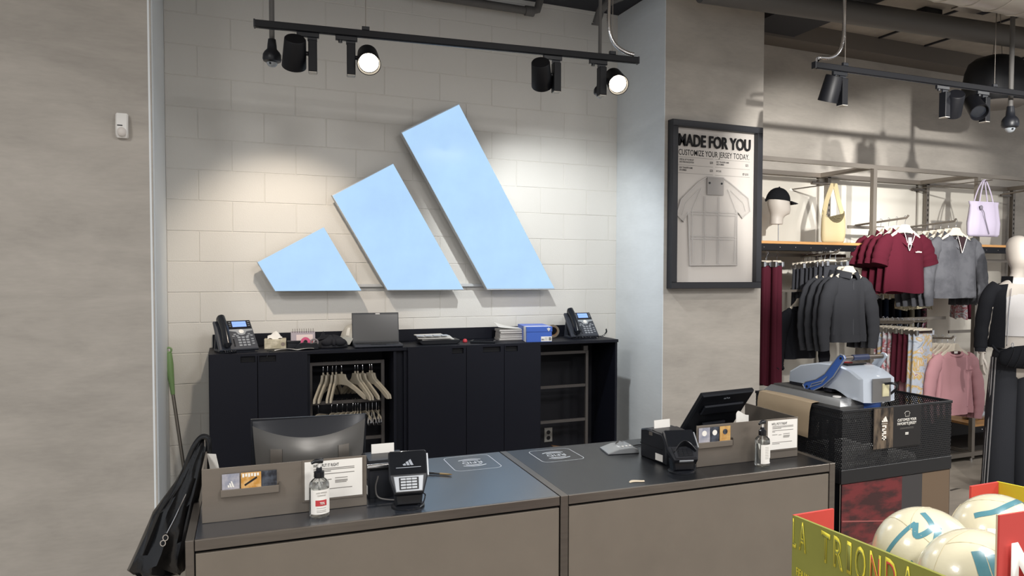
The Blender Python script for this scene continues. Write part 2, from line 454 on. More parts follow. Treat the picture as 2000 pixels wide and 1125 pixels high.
def flex(pts, r, label, name='flexible_conduit'):
    # ribbed metal hose
    P = [Vector(p) for p in pts]; out = []; rs = []
    for i in range(len(P)-1):
        L = (P[i+1]-P[i]).length; n = max(2, int(L/0.006))
        for k in range(n):
            out.append(P[i].lerp(P[i+1], k/n)); rs.append(r*(1.0 if (len(out) % 2) else 0.78))
    return tag(T(out, rs, 8).build(name, M_CHROME, None, 60), label, 'cable')
def arc(pts, n=8):
    """smooth a polyline (Catmull-Rom)"""
    P = [Vector(p) for p in pts]; P = [2*P[0]-P[1]]+P+[2*P[-1]-P[-2]]; out = []
    for i in range(1, len(P)-2):
        for k in range(n):
            t = k/n
            out.append(0.5*((2*P[i])+(P[i+1]-P[i-1])*t+(2*P[i-1]-5*P[i]+4*P[i+1]-P[i+2])*t*t+(3*P[i]-P[i-1]-3*P[i+1]+P[i+2])*t**3))
    return out+[P[-2]]
flex(arc([(2.312, -1.45, 3.985), (2.306, -1.455, 3.5), (2.306, -1.455, 3.28), (2.335, -1.458, 3.19), (2.40, -1.468, 3.14), (2.475, -1.478, 3.122)], 6), 0.0135, 'silver ribbed conduit curling down to the right end of the long track')

def dome_camera(loc, top, label, s=1.0):
    t = thing('dome_camera', label, 'camera', loc)
    T([(0, 0, 0.11*s), (0, 0, top)], 0.014*s, 12).build('pole', M_DUCT, t)
    MB().lathe([(0.02*s, 0.13*s), (0.024*s, 0.10*s), (0.026*s, 0.075*s), (0.04*s, 0.06*s), (0.048*s, 0.045*s), (0.05*s, 0.02*s), (0.046*s, 0.008*s), (0.03*s, 0.0)], n=24).build('housing', M_SATIN, t)
    MB().ball((0, 0, 0.004*s), 0.030*s, n=18, m=10).build('dome', mat('smoked_dome', '#9aa0a6', 0.06, 0.0, spec=0.9), t)
    MB().ball((-0.012*s, -0.026*s, -0.008*s), 0.006*s, n=10, m=6).build('lens', M_BLACKPL, t)
    return t
dome_camera((0.405, -1.05, 2.935), 1.05, 'small dome security camera on a grey pole beside the left track end')
dome_camera((2.36, -1.22, 2.915), 1.05, 'dome security camera half hidden behind the rightmost glowing spotlight', 0.8)

# ---- motion sensor on the left wall
t = thing('motion_sensor', 'white motion sensor mounted on the grey plaster wall', 'sensor', (-0.335, -0.921, 2.478))
MB().prism([(0, 0), (-0.03, 0.0), (-0.046, 0.02), (-0.05, 0.055), (-0.03, 0.13), (0, 0.13)], -0.029, 0.029, axis='x', bev=0.006).build('housing', M_WHITE, t)
MB().ball((0, -0.036, 0.032), 0.026, 0.022, 0.028, n=18, m=12).build('lens', mat('milky_lens', '#d9d3cd', 0.45), t)
B(-0.02, 0.004, -0.051, -0.044, 0.06, 0.065).build('badge', M_INK, t)

# ---- broom with green grip in the corner
t = thing('broom', 'broom with green handle grip leaning in the wall corner', 'broom', (-0.06, -0.16, 0.012))
T([(0, 0, 0.14), (-0.103, 0.06, 0.98)], 0.0105, 10).build('pole', M_ALU, t)
M_GREEN = mat('green_grip', '#7d9c69', 0.45)
MB().tube([(-0.100, 0.058, 0.955), (-0.106, 0.062, 1.02), (-0.113, 0.066, 1.08), (-0.117, 0.068, 1.15), (-0.119, 0.07, 1.20), (-0.120, 0.071, 1.225)], [0.012, 0.016, 0.021, 0.023, 0.019, 0.017], 12).build('grip', M_GREEN, t)
MB().tube([(-0.120+0.014*math.cos(a), 0.071, 1.243+0.016*math.sin(a)) for a in [2*PI*k/14 for k in range(14)]], 0.006, 8, closed=True).build('hanging_loop', M_GREEN, t)
MB().prism([(-0.05, 0.1), (0.05, 0.1), (0.03, 0.15), (-0.03, 0.15)], -0.02, 0.02, bev=0.004).build('head_block', M_GREEN, t)
mb = MB()
for i in range(9):
    for j in range(3):
        mb.cyl((-0.045+0.011*i, -0.013+0.013*j, 0.1), (-0.06+0.015*i, -0.02+0.02*j, 0.0), 0.004, n=5)
mb.build('bristles', mat('bristle', '#2d2f2c', 0.8), t, kind='stuff')

# ---- back cabinets
M_CAB = mat('black_cabinet_laminate', '#10121c', 0.5, var=0.06, vscale=3, spec=0.3)
M_CABIN = mat('cabinet_inside', '#101119', 0.7)
M_RACK = mat('grey_rack_metal', '#5b5755', 0.45, 0.5)
ZT, YF = 1.253, -0.46
def cabinet(label, x0, x1, doors, mids, splash):
    t = thing('back_cabinet', label, 'cabinet', (x0, 0, 0))
    w_ = x1-x0
    MB().box(0, 0.018, YF+0.02, -0.004, 0.06, ZT-0.022).build('side_panel', M_CAB, t)
    MB().box(w_-0.018, w_, YF+0.02, -0.004, 0.06, ZT-0.022).build('side_panel', M_CAB, t)
    B(0.018, w_-0.018, -0.02, -0.004, 0.06, ZT-0.022).build('back_panel', M_CABIN, t)
    B(0.018, w_-0.018, YF+0.02, -0.02, 0.06, 0.08).build('bottom_panel', M_CABIN, t)
    B(0.01, w_-0.01, YF+0.06, -0.02, 0, 0.06).build('plinth', M_CAB, t)
    MB().box(0, w_, YF, -0.004, ZT-0.022, ZT, bev=0.002).build('worktop', M_CAB, t)
    for m in mids:
        B(m-x0-0.009, m-x0+0.009, YF+0.02, -0.02, 0.08, ZT-0.022).build('partition', M_CAB, t)
    a, b = splash
    MB().box(a-x0, b-x0, -0.018, -0.003, ZT, ZT+0.088, bev=0.002).build('backsplash', M_CAB, t)
    for d0, d1, h0, h1 in doors:
        # door leaf with a rectangular finger hole
        z0, z1, hz0, hz1 = 0.07, ZT-0.004, ZT-0.058, ZT-0.017
        d0 -= x0; d1 -= x0; h0 -= x0; h1 -= x0
        mb = MB().box(d0, d1, YF-0.002, YF+0.018, z0, hz0).box(d0, d1, YF-0.002, YF+0.018, hz1, z1)
        if h0-d0 > 0.003: mb.box(d0, h0, YF-0.002, YF+0.018, hz0, hz1)
        if d1-h1 > 0.003: mb.box(h1, d1, YF-0.002, YF+0.018, hz0, hz1)
        dr = mb.build('door', M_CAB, t, 30)
        B(h0+0.001, h1-0.001, YF+0.012, YF+0.017, hz0+0.001, hz1-0.001).build('finger_recess', mat('recess_dark', '#07080d', 0.8), dr)
    return t
c1 = cabinet('left black back cabinet with two doors and an open hanging niche', 0.056, 1.278, [(0.060, 0.333, 0.237, 0.322), (0.337, 0.633, 0.345, 0.444)], [0.642, 1.20], (0.075, 1.27))
c2 = cabinet('right black back cabinet with three doors and an open shelf niche', 1.280, 2.909, [(1.285, 1.695, 1.593, 1.675), (1.699, 1.977, 1.818, 1.95), (1.981, 2.256, 1.988, 2.081)], [2.262], (1.285, 2.72))
B(1.195-0.056, 1.265-0.056, YF+0.05, YF+0.066, 0.08, ZT-0.022).build('filler_panel', M_CAB, c1)

def rack(label, x0, x1, y, zs, ztop, posts):
    t = thing('hanging_rack', label, 'rack', (x0, y, 0.08))
    for px in posts:
        B(px-x0-0.011, px-x0+0.011, -0.011, 0.011, 0, ztop-0.08).build('post', M_RACK, t)
    for z in zs:
        B(0, x1-x0, -0.008, 0.008, z-0.08-0.022, z-0.08).build('rail', M_RACK, t)
    return t
rack('grey metal frame with hanging rails inside the left cabinet niche', 0.655, 1.142, -0.30, (1.158, 0.892, 0.632), 1.158, (0.666, 1.142))
t = rack('grey metal frame with empty rails inside the right cabinet niche', 2.275, 2.735, -0.25, (1.155, 0.893, 0.622), 1.155, (2.735, 2.286))
B(0.425, 0.465, -0.02, 0.02, 1.075, 1.115, bev=0.003).build('corner_bracket', M_RACK, t)

# wooden hangers on the upper rail
M_HANGER = mat('pale_hanger_plastic', '#a49b8a', 0.5)
def hanger(label, group):
    t = thing('coat_hanger', label, 'hanger', (0, 0, 0), 0, group)
    a = arc([(0, 0, -0.10), (0, 0, -0.055), (0.004, 0, -0.03), (0.019, 0, -0.014), (0.013, 0, 0.004), (0, 0, 0.009), (-0.012, 0, 0.001)], 4)
    T(a, 0.0018, 6).build('hook', M_CHROME, t)
    R_ = [(0.0, -0.085), (0.03, -0.088), (0.034, -0.105), (0.045, -0.125), (0.10, -0.160), (0.165, -0.205), (0.19, -0.225), (0.195, -0.25), (0.180, -0.252), (0.165, -0.245), (0.10, -0.195), (0.045, -0.165), (0.0, -0.160)]
    MB().prism(R_+[(-x, z) for x, z in R_[::-1] if x > 0], -0.007, 0.007, bev=0.0025).build('shoulder_bar', M_HANGER, t, 30)
    MB().cyl((0, 0, -0.09), (0, 0, -0.072), 0.006, n=10).build('collar', M_HANGER, t)
    return t
HPX = [(0.748, 24), (0.776, 24), (0.808, 18), (0.832, 18), (0.868, -48), (0.957, -22), (0.975, -22), (1.008, -24), (1.055, -30), (1.070, -30)]
names = ['first', 'second', 'third', 'fourth', 'fifth', 'sixth', 'seventh', 'eighth', 'ninth', 'tenth']
h0 = None
for i, (x, a) in enumerate(HPX):
    lb = '%s pale coat hanger from the left on the upper rail of the niche' % names[i]
    if h0 is None:
        h0 = hanger(lb, 'coat hangers on the upper rail'); h0.location = (x, -0.30, 1.158); h0.rotation_euler = (0, 0, PI/2+math.radians(-a))
    else:
        dup(h0, (x, -0.30, 1.158), PI/2+math.radians(-a), lb)
# clip hangers on the lower rail
def clip_hanger(label, group):
    t = thing('clip_hanger', label, 'hanger', (0, 0, 0), 0, group)
    T(arc([(0, 0, -0.085), (0, 0, -0.055), (0.004, 0, -0.03), (0.016, 0, -0.014), (0.011, 0, 0.004), (0, 0, 0.008), (-0.011, 0, 0.0)], 4), 0.0016, 6).build('hook', M_CHROME, t)
    MB().prism([(-0.14, -0.112), (-0.02, -0.085), (0.02, -0.085), (0.14, -0.112), (0.14, -0.122), (0.02, -0.104), (-0.02, -0.104), (-0.14, -0.122)], -0.004, 0.004, bev=0.001).build('bar', M_HANGER, t)
    for s in (-1, 1):
        c = MB().tube([(s*0.11, -0.006, -0.108), (s*0.11, -0.011, -0.145), (s*0.11, -0.004, -0.165), (s*0.11, 0.004, -0.165), (s*0.11, 0.011, -0.145), (s*0.11, 0.006, -0.108)], 0.0028, 6).box(s*0.11-0.012, s*0.11+0.012, -0.006, 0.006, -0.168, -0.150)
        c.build('clip', M_CHROME, t)
    return t
k0 = None
CPX = [0.715, 0.80, 0.836, 0.872, 0.902, 0.940, 0.958, 0.974, 0.992, 1.03, 1.048, 1.072, 1.10, 1.116]
for i, x in enumerate(CPX):
    a = (rnd.uniform(20, 40) if i < 6 else rnd.uniform(-18, 18))
    lb = '%s metal clip hanger from the left on the lower rail' % (names+['eleventh', 'twelfth', 'thirteenth', 'fourteenth'])[i]
    if k0 is None:
        k0 = clip_hanger(lb, 'clip hangers on the lower rail'); k0.location = (x, -0.30, 0.893); k0.rotation_euler = (0, 0, PI/2-math.radians(a))
    else:
        dup(k0, (x, -0.30, 0.893), PI/2-math.radians(a), lb)
t = thing('power_outlet', 'grey wall outlet inside the right cabinet niche', 'outlet', (2.505, -0.028, 0.40))
MB().box(-0.035, 0.035, 0, 0.007, 0, 0.115, bev=0.003).build('face_plate', mat('grey_outlet', '#8b8984', 0.5), t)
for z in (0.035, 0.08):
    MB().lathe([(0, 0), (0.016, 0), (0.016, 0.003), (0, 0.003)], (0, -0.001, z), 16, axis='-y').build('socket', M_BLACKPL, t)
# open cardboard box in the niche
M_CARD = mat('cardboard', '#8a6748', 0.8, var=0.08)
t = thing('cardboard_box', 'brown open cardboard box on the floor of the right niche', 'box', (2.34, -0.40, 0.08))
B(0, 0.30, 0, 0.006, 0, 0.29).build('wall', M_CARD, t); B(0, 0.30, 0.254, 0.26, 0, 0.29).build('wall', M_CARD, t)
B(0, 0.006, 0, 0.26, 0, 0.29).build('wall', M_CARD, t); B(0.294, 0.30, 0, 0.26, 0, 0.29).build('wall', M_CARD, t)
B(0, 0.30, 0, 0.26, 0, 0.005).build('base', M_CARD, t)
MB().sheet(lambda u, v: (0.3*u, -0.06*v, 0.29+0.035*math.sin(v*1.5)), 2, 4, 0.004).build('flap', M_CARD, t)
MB().sheet(lambda u, v: (0.3-0.16*v, 0.26*u, 0.29+0.03*v), 2, 3, 0.004).build('flap', M_CARD, t)
# ================================================================ things on the back cabinets
ZC = ZT+0.0005
M_PHONE = mat('phone_charcoal', '#3c3f47', 0.45)
M_PHONEDK = mat('phone_black', '#1c1e24', 0.25)
M_KEY = mat('phone_key', '#8f9399', 0.4)
M_SILVER = mat('silver_plastic', '#a9adb2', 0.32, 0.4)
M_LCD = mat('lcd_screen', '#7f9fe0', 0.3, emit=0.55, emitc='#86a8f0')
def desk_phone(loc, rz, label, cord):
    t = thing('desk_phone', label, 'telephone', loc, rz, 'desk telephones on the back cabinets')
    th = math.radians(50)
    # slab coordinates: x across, b up the slab, n out of the slab
    def X(mb): return mb.xf(Matrix(((1, 0, 0, 0), (0, math.cos(th), -math.sin(th), 0.0), (0, math.sin(th), math.cos(th), 0.012), (0, 0, 0, 1))))
    X(MB().prism([(-0.105, 0), (0.105, 0), (0.098, 0.2), (-0.098, 0.2)], -0.014, 0.008, axis='z', bev=0.004)).build('body', M_PHONE, t)
    X(MB().prism([(-0.03, 0.138), (0.094, 0.138), (0.092, 0.196), (-0.03, 0.196)], 0.007, 0.0105, axis='z', bev=0.001)).build('screen_bezel', M_PHONEDK, t)
    sc_ = X(B(-0.006, 0.070, 0.151, 0.188, 0.010, 0.0116)).build('screen', M_LCD, t)
    X(MB().prism([(-0.03, 0.136), (0.094, 0.136), (0.096, 0.124), (0.06, 0.118), (0.05, 0.100), (0.032, 0.094), (0.014, 0.100), (0.004, 0.118), (-0.03, 0.124)], 0.007, 0.0105, axis='z', bev=0.001)).build('silver_band', M_SILVER, t)
    X(MB().lathe([(0.0, 0.0), (0.014, 0.0), (0.014, 0.005), (0.010, 0.0065), (0, 0.0065)], (0.032, 0.116, 0.0095), 18)).build('navigation_ring', M_WHITE, t)
    key = lambda cx, cy, w=0.008, h=0.006: X(B(cx-w, cx+w, cy-h, cy+h, 0.0075, 0.0115, bev=0.0015)).build('key', M_KEY, t)
    for r in range(4):
        for c in range(3): key(0.012+c*0.022, 0.078-r*0.0175)
    for cx, cy in [(-0.006, 0.100), (-0.016, 0.088), (0.006, 0.090), (0.070, 0.100), (0.062, 0.088), (0.082, 0.090), (0.082, 0.066), (0.082, 0.050), (0.082, 0.034)]: key(cx, cy, 0.007, 0.0045)
    X(B(-0.022, -0.016, 0.02, 0.07, 0.0075, 0.011, bev=0.001)).build('volume_bar', M_PHONEDK, t)
    for b in (0.155, 0.168, 0.181):
        X(B(-0.024, -0.013, b, b+0.004, 0.0105, 0.0125)).build('line_key', M_KEY, t); X(B(0.077, 0.088, b, b+0.004, 0.0105, 0.0125)).build('line_key', M_KEY, t)
    # handset lying along the left edge
    hb = [(-0.066, 0.005, 0.024), (-0.066, 0.02, 0.032), (-0.065, 0.06, 0.040), (-0.064, 0.11, 0.043), (-0.064, 0.16, 0.040), (-0.066, 0.195, 0.032), (-0.067, 0.212, 0.024)]
    X(MB().tube(hb, [0.016, 0.030, 0.027, 0.025, 0.026, 0.030, 0.016], 14, flat=0.8)).build('handset', M_PHONEDK, t)
    # foot stand
    MB().prism([(0.012, 0.0), (0.15, 0.0), (0.145, 0.008), (0.115, 0.145), (0.10, 0.15), (0.125, 0.015), (0.02, 0.012)], -0.09, 0.09, axis='x', bev=0.002).build('stand', M_PHONE, t)
    # coiled cord
    pts = []
    P = arc(cord, 10); s_ = 0
    for i in range(len(P)):
        a = i*2.0
        pts.append(P[i]+Vector((0, 0.006*math.cos(a), 0.006+0.006*math.sin(a))))
    T(arc(pts, 2), 0.0026, 6).build('coiled_cord', M_PHONEDK, t)
    t.scale = (1.15, 1.15, 1.15)
    return t
desk_phone((0.232, -0.385, ZC), math.radians(17), 'grey desk phone at the left end of the back cabinet, by the tissue box', [(-0.085, -0.02, 0.006), (-0.06, -0.05, 0.004), (-0.03, -0.04, 0.004), (-0.05, -0.02, 0.003), (-0.075, 0.02, 0.003), (-0.09, 0.06, 0.003)])
desk_phone((2.70, -0.30, ZC), math.radians(3), 'grey desk phone at the right end of the back cabinet, beside the blue shoebox', [(-0.085, -0.012, 0.004), (-0.02, -0.03, 0.004), (0.06, -0.03, 0.004), (0.13, -0.01, 0.006), (0.17, 0.01, 0.03), (0.18, 0.03, 0.05)])

# tissue box
t = thing('tissue_box', 'cream patterned tissue box beside the left desk phone', 'tissue box', (0.385, -0.24, ZC), math.radians(-4))
MB().box(0, 0.135, 0, 0.12, 0, 0.062, bev=0.002).build('carton', mat('tissue_carton', '#d6cdb8', 0.7, c2='#b3ab93', vscale=18), t)
MB().sheet(lambda u, v: (0.02+0.09*u, 0.03+0.06*v, 0.062+0.045*math.sin(PI*v)*math.sin(PI*(0.1+0.8*u))+0.008*math.sin(9*u+5*v)), 10, 8, 0.002).build('tissue', M_PAPER, t)
MB().lathe([(0, 0), (0.013, 0), (0.013, 0.001), (0, 0.001)], (0.115, -0.0002, 0.03), 16, axis='-y').build('carton_emblem', mat('emblem_grey', '#8d8078', 0.7), t)
# spiral calendar
t = thing('desk_calendar', 'small pink desk calendar with metal spiral binding', 'calendar', (0.555, -0.17, ZC), math.radians(-4))
for sgn in (-1, 1):
    MB().add([(0, sgn*0.045, 0.0), (0.155, sgn*0.045, 0.0), (0.155, sgn*0.004, 0.105), (0, sgn*0.004, 0.105), (0, sgn*0.047, 0.0), (0.155, sgn*0.047, 0.0), (0.155, sgn*0.006, 0.106), (0, sgn*0.006, 0.106)], [(0, 1, 2, 3), (7, 6, 5, 4), (0, 4, 5, 1), (1, 5, 6, 2), (2, 6, 7, 3), (3, 7, 4, 0)]).build('cover', mat('calendar_cover', '#a39aa2', 0.6), t)
q = [(0.035, -0.0385, 0.02), (0.14, -0.0385, 0.02), (0.14, -0.013, 0.085), (0.035, -0.013, 0.085)]
MB().add(q+[(x, y-0.002, z) for x, y, z in q], [(3, 2, 1, 0), (4, 5, 6, 7), (0, 1, 5, 4), (1, 2, 6, 5), (2, 3, 7, 6), (3, 0, 4, 7)]).build('page', mat('pink_page', '#dccac8', 0.7), t)
q = [(0.105, -0.043, 0.012), (0.14, -0.043, 0.012), (0.14, -0.029, 0.048), (0.105, -0.029, 0.048)]
MB().add(q+[(x, y-0.002, z) for x, y, z in q], [(3, 2, 1, 0), (4, 5, 6, 7), (0, 1, 5, 4), (1, 2, 6, 5), (2, 3, 7, 6), (3, 0, 4, 7)]).build('red_print', mat('red_print', '#9d3340', 0.6), t)
for i in range(10):
    MB().tube([(0.012+i*0.0145, 0.012*math.cos(a), 0.108+0.016*math.sin(a)) for a in [2*PI*k/12 for k in range(12)]], 0.0018, 5, closed=True).build('ring', M_ALU, t)
# small black box behind the tape dispenser
t = thing('black_box', 'small black box between the tissue box and the tape dispenser', 'box', (0.525, -0.27, ZC), math.radians(-4))
MB().box(0, 0.10, 0, 0.05, 0, 0.044, bev=0.003).build('tray', M_SATIN, t); MB().box(-0.002, 0.102, -0.002, 0.052, 0.034, 0.05, bev=0.002).build('lid', M_BLACKPL, t)
# tape dispenser
t = thing('tape_dispenser', 'black tape dispenser with a pink roll on the back cabinet', 'tape dispenser', (0.565, -0.37, ZC), math.radians(-6))
MB().prism([(0, 0), (0.145, 0), (0.15, 0.02), (0.135, 0.045), (0.10, 0.04), (0.06, 0.05), (0.03, 0.042), (0, 0.015)], 0, 0.055, bev=0.004).build('base', M_BLACKPL, t)
MB().lathe([(0.014, 0), (0.03, 0), (0.03, 0.02), (0.014, 0.02)], (0.065, 0.04, 0.05), 20, axis='-y', cap=False).build('tape_roll', mat('pink_tape', '#d65f86', 0.4), t)
MB().cyl((0.065, 0.012, 0.05), (0.065, 0.05, 0.05), 0.012, n=14).build('hub', M_SATIN, t)
MB().tube([(0.12+0.022*math.cos(a), 0.02, 0.045+0.022*math.sin(a)) for a in [2*PI*k/14 for k in range(14)]], 0.006, 7, closed=True).build('loop', mat('grey_loop', '#857d80', 0.5), t)
# curled paper strips
tag(MB().sheet(lambda u, v: (0.44+0.24*u, -0.40+0.05*v+0.015*math.sin(6*u), ZC+0.003+0.010*abs(math.sin(5.5*u))*(1-v*0.5)), 24, 4, 0.0012).build('paper_strip', M_PAPER), 'curled white paper strip lying in front of the tape dispenser', 'paper')
tag(T(arc([(0.395, -0.36, ZC+0.002), (0.43, -0.42, ZC+0.004), (0.405, -0.455, ZC+0.003), (0.39, -0.464, ZC-0.03)], 8), 0.0022, 6).build('thin_cable', M_BLACKPL), 'thin black cable hanging over the left cabinet edge', 'cable')
# black cloth bundle with a bow
t = thing('cloth_hat', 'black cloth hat with a bow lying beside the pale mesh cap', 'hat', (0.80, -0.26, ZC), math.radians(-5))
M_CLOTH = mat('black_cloth', '#1f2026', 0.85, var=0.1, bump=0.2, bscale=90)
def wrin(u, v, a=0.006): return a*math.sin(11*u+3*v)+a*0.6*math.sin(23*u-7*v)
R_ = []
for j in range(9):
    v = j/8; rr = math.sqrt(max(0.02, 1-(v*0.98)**2))
    R_.append([(math.cos(2*PI*k/24)*(0.115+wrin(k/4, v))*rr, math.sin(2*PI*k/24)*0.085*rr, 0.004+0.068*v+0.014*v*math.sin(3*k/24*2*PI)) for k in range(24)])
MB().loft(R_).build('crown', M_CLOTH, t)
for s_ in (-1, 1):
    MB().ball((0.02+s_*0.04, -0.075, 0.04), 0.042, 0.018, 0.026, 14, 8).build('bow_loop', M_CLOTH, t)
MB().ball((0.02, -0.09, 0.04), 0.014, 0.012, 0.024, 10, 8).build('bow_knot', M_CLOTH, t)
MB().prism([(-0.08, 0.05), (-0.02, 0.06), (-0.045, 0.112)], -0.03, 0.0, bev=0.004).build('peak', M_CLOTH, t)
# white trucker cap
t = thing('trucker_cap', 'pale grey mesh cap standing against the laptop', 'hat', (0.975, -0.112, ZC), math.radians(18))
M_CAPW = mat('pale_cap', '#b7b3aa', 0.8, bump=0.2, bscale=140)
R_ = []
for j in range(11):
    a = j/10*PI/2*0.97
    R_.append([(0.09*math.cos(a)*math.cos(2*PI*k/28), 0.09*math.cos(a)*math.sin(2*PI*k/28), 0.03+0.115*math.sin(a)) for k in range(28)])
MB().loft(R_).build('crown', M_CAPW, t)
MB().sheet(lambda u, v: ((0.086+0.085*v)*math.cos(PI+(u-0.5)*2.2), (0.088+0.02*v)*math.sin(PI+(u-0.5)*2.2), 0.050-0.044*v+0.010*math.cos((u-0.5)*3)), 16, 6, 0.004).build('brim', mat('cap_brim', '#9fa09b', 0.7), t)
MB().ball((0, 0, 0.145), 0.008, n=10, m=6).build('button', M_CAPW, t)
for a in (-2.5, -1.9, -1.3):
    MB().sheet(lambda u, v: (0.0915*math.cos(0.3+0.5*v)*math.cos(a+0.3*(u-0.5)), 0.0915*math.cos(0.3+0.5*v)*math.sin(a+0.3*(u-0.5)), 0.03+0.127*math.sin(0.3+0.5*v)), 4, 4, 0.001).build('mesh_panel', mat('cap_mesh', '#d8d5cc', 0.8), t)
# laptop
t = thing('laptop', 'open dark laptop standing on the back cabinet', 'laptop', (1.098, -0.43, ZC), math.radians(-4))
MB().box(-0.16, 0.16, 0, 0.215, 0.004, 0.018, bev=0.004).build('base', M_PHONE, t)
B(-0.14, 0.14, 0.085, 0.19, 0.018, 0.0192).build('keyboard', M_PHONEDK, t); B(-0.05, 0.05, 0.015, 0.075, 0.018, 0.0188).build('touchpad', M_SATIN, t)
for x in (-0.12, 0.12):
    for y in (0.02, 0.19): MB().cyl((x, y, 0), (x, y, 0.005), 0.008, n=10).build('foot', M_BLACKPL, t)
sl = MB().box(-0.16, 0.16, -0.005, 0.003, 0, 0.212, bev=0.002); Mx = Matrix.Translation((0, 0.216, 0.016)) @ Matrix.Rotation(math.radians(-12), 4, 'X')
scn = sl.xf(Mx).build('screen_lid', M_BLACKPL, t)
B(-0.154, 0.154, -0.0066, -0.005, 0.012, 0.198).xf(Mx).build('display', mat('dark_display', '#2c2b2b', 0.22, spec=0.6), scn)
MB().box(0.0, 0.03, -0.009, -0.0052, 0.2, 0.207).xf(Mx).build('webcam_cover', M_WHITE, scn)
MB().cyl((-0.155, 0.216, 0.016), (0.155, 0.216, 0.016), 0.006, n=10).build('hinge', M_BLACKPL, t)
# tray with paper slips
t = thing('paper_tray', 'black tray heaped with white paper slips right of the laptop', 'tray', (1.395, -0.34, ZC), math.radians(-4))
MB().prism([(0.02, 0), (0.26, 0), (0.285, 0.012), (0.285, 0.030), (0.0, 0.030), (0.0, 0.012)], 0.0, 0.2, bev=0.004).build('tray', M_BLACKPL, t)
for i, (dx, dy, r_, w_) in enumerate([(0.02, 0.02, 3, 0.23), (-0.01, 0.01, -3, 0.24), (0.0, 0.03, 6, 0.2)]):
    B(0, w_, 0, 0.15, 0, 0.0045).xf(Matrix.Translation((dx, dy, 0.031+0.010*i)) @ Matrix.Rotation(math.radians(r_), 4, 'Z') @ Matrix.Rotation(math.radians(2), 4, 'X')).build('paper_slip', M_PAPER, t)
for i in range(4):
    MB().box(-0.02+i*0.06, 0.03+i*0.06, 0.0, 0.08, 0.060, 0.0625).xf(Matrix.Rotation(math.radians(2*i-3), 4, 'Z')).build('card', mat('slip_blue', '#cdd2da', 0.7), t)
# red bottle cap
tag(MB().lathe([(0.012, 0), (0.0165, 0.002), (0.0165, 0.014), (0.012, 0.022), (0.004, 0.026), (0, 0.026)], (1.745, -0.26, ZC), 16).build('red_cap', mat('red_plastic', '#c23b45', 0.35)), 'small round red plastic cap near the backsplash', 'cap')
# tablet
t = thing('tablet', 'black tablet lying flat on the back cabinet', 'tablet', (1.865, -0.33, ZC), math.radians(-24))
MB().box(-0.09, 0.09, -0.065, 0.065, 0.0, 0.016, bev=0.004).build('case', M_BLACKPL, t); B(-0.074, 0.074, -0.052, 0.052, 0.0155, 0.0168).build('screen', mat('tablet_glass', '#15171b', 0.08), t)
# stack of folded white bags
t = thing('paper_stack', 'thick stack of folded pale paper bags left of the shoebox', 'paper stack', (2.02, -0.24, ZC), math.radians(-6))
for i in range(5):
    MB().box(rnd.uniform(-0.006, 0.006), 0.23+rnd.uniform(-0.006, 0.006), rnd.uniform(-0.005, 0.005), 0.17, i*0.0165, i*0.0165+0.0155, bev=0.004).build('bag', mat('pale_bag', '#b9b4b0', 0.6), t)
MB().sheet(lambda u, v: (-0.01+0.22*u, 0.01+0.16*v, 0.085+0.045*(1-u)**2*(0.4+0.6*v)), 10, 4, 0.002).build('loose_sheet', M_PAPER, t)
# blue shoebox
M_BLUE = mat('shoebox_blue', '#3e62b8', 0.5); M_BLUEL = mat('shoebox_lid_blue', '#6d88e0', 0.5)
t = thing('shoebox', 'blue shoebox with white stripes and a size label', 'shoebox', (2.165, -0.425, ZC), math.radians(-9))
MB().box(0, 0.19, 0, 0.32, 0, 0.10, bev=0.001).build('box', M_BLUE, t)
lid = MB().box(-0.003, 0.193, -0.003, 0.323, 0.076, 0.112, bev=0.001).build('lid', M_BLUE, t)
B(-0.002, 0.192, -0.002, 0.322, 0.1118, 0.1128).build('lid_top', M_BLUEL, lid)
B(-0.0012, -0.0006, 0.002, 0.318, 0.002, 0.076).build('side_face', M_BLUEL, t)
for i in range(3):
    B(-0.0055, -0.0028, 0.02+i*0.028, 0.034+i*0.028, 0.001, 0.112).build('stripe', M_WHITEINK, t)
    B(-0.003, 0.192, 0.02+i*0.028, 0.034+i*0.028, 0.1127, 0.1135).build('stripe', M_WHITEINK, lid)
def trefoil(parent, M4, s, m=M_WHITEINK):
    leaf = [(0, 0), (0.22, 0.3), (0.26, 0.62), (0, 1.0), (-0.26, 0.62), (-0.22, 0.3)]
    mb = MB()
    for a in (-48, 0, 48):
        ca, sa = math.cos(math.radians(a)), math.sin(math.radians(a))
        mb.prism([((x*ca+z*sa)*s, (-x*sa+z*ca)*s) for x, z in leaf], 0, 0.0006)
    for z in (-0.12, -0.3, -0.46):
        mb.box(-(0.5+z*0.5)*s, (0.5+z*0.5)*s, 0, 0.0006, (z-0.05)*s, (z+0.05)*s)
    return mb.xf(M4).build('leaf_emblem', m, parent)
trefoil(lid, Matrix.Translation((0.165, -0.0042, 0.089)), 0.018)
trefoil(t, Matrix.Translation((-0.0022, 0.24, 0.045)) @ Matrix.Rotation(-PI/2, 4, 'Z'), 0.03)
lb = B(0.108, 0.19, -0.0012, 0, 0.004, 0.040).build('size_label', M_PAPER, t)
text('8½', 'size_print', M_INK, t, (0.112, -0.0016, 0.012), h=0.012, w=0.02, bold=0.02)
for i in range(9): B(0.166+i*0.0022, 0.167+i*0.0022+(0.0006 if i % 3 else 0), -0.0018, -0.0012, 0.010, 0.034).build('barcode_bar', M_INK, lb)
for i in range(4): B(0.136, 0.158, -0.0018, -0.0012, 0.012+i*0.006, 0.0135+i*0.006).build('print_line', M_GREYINK, lb)
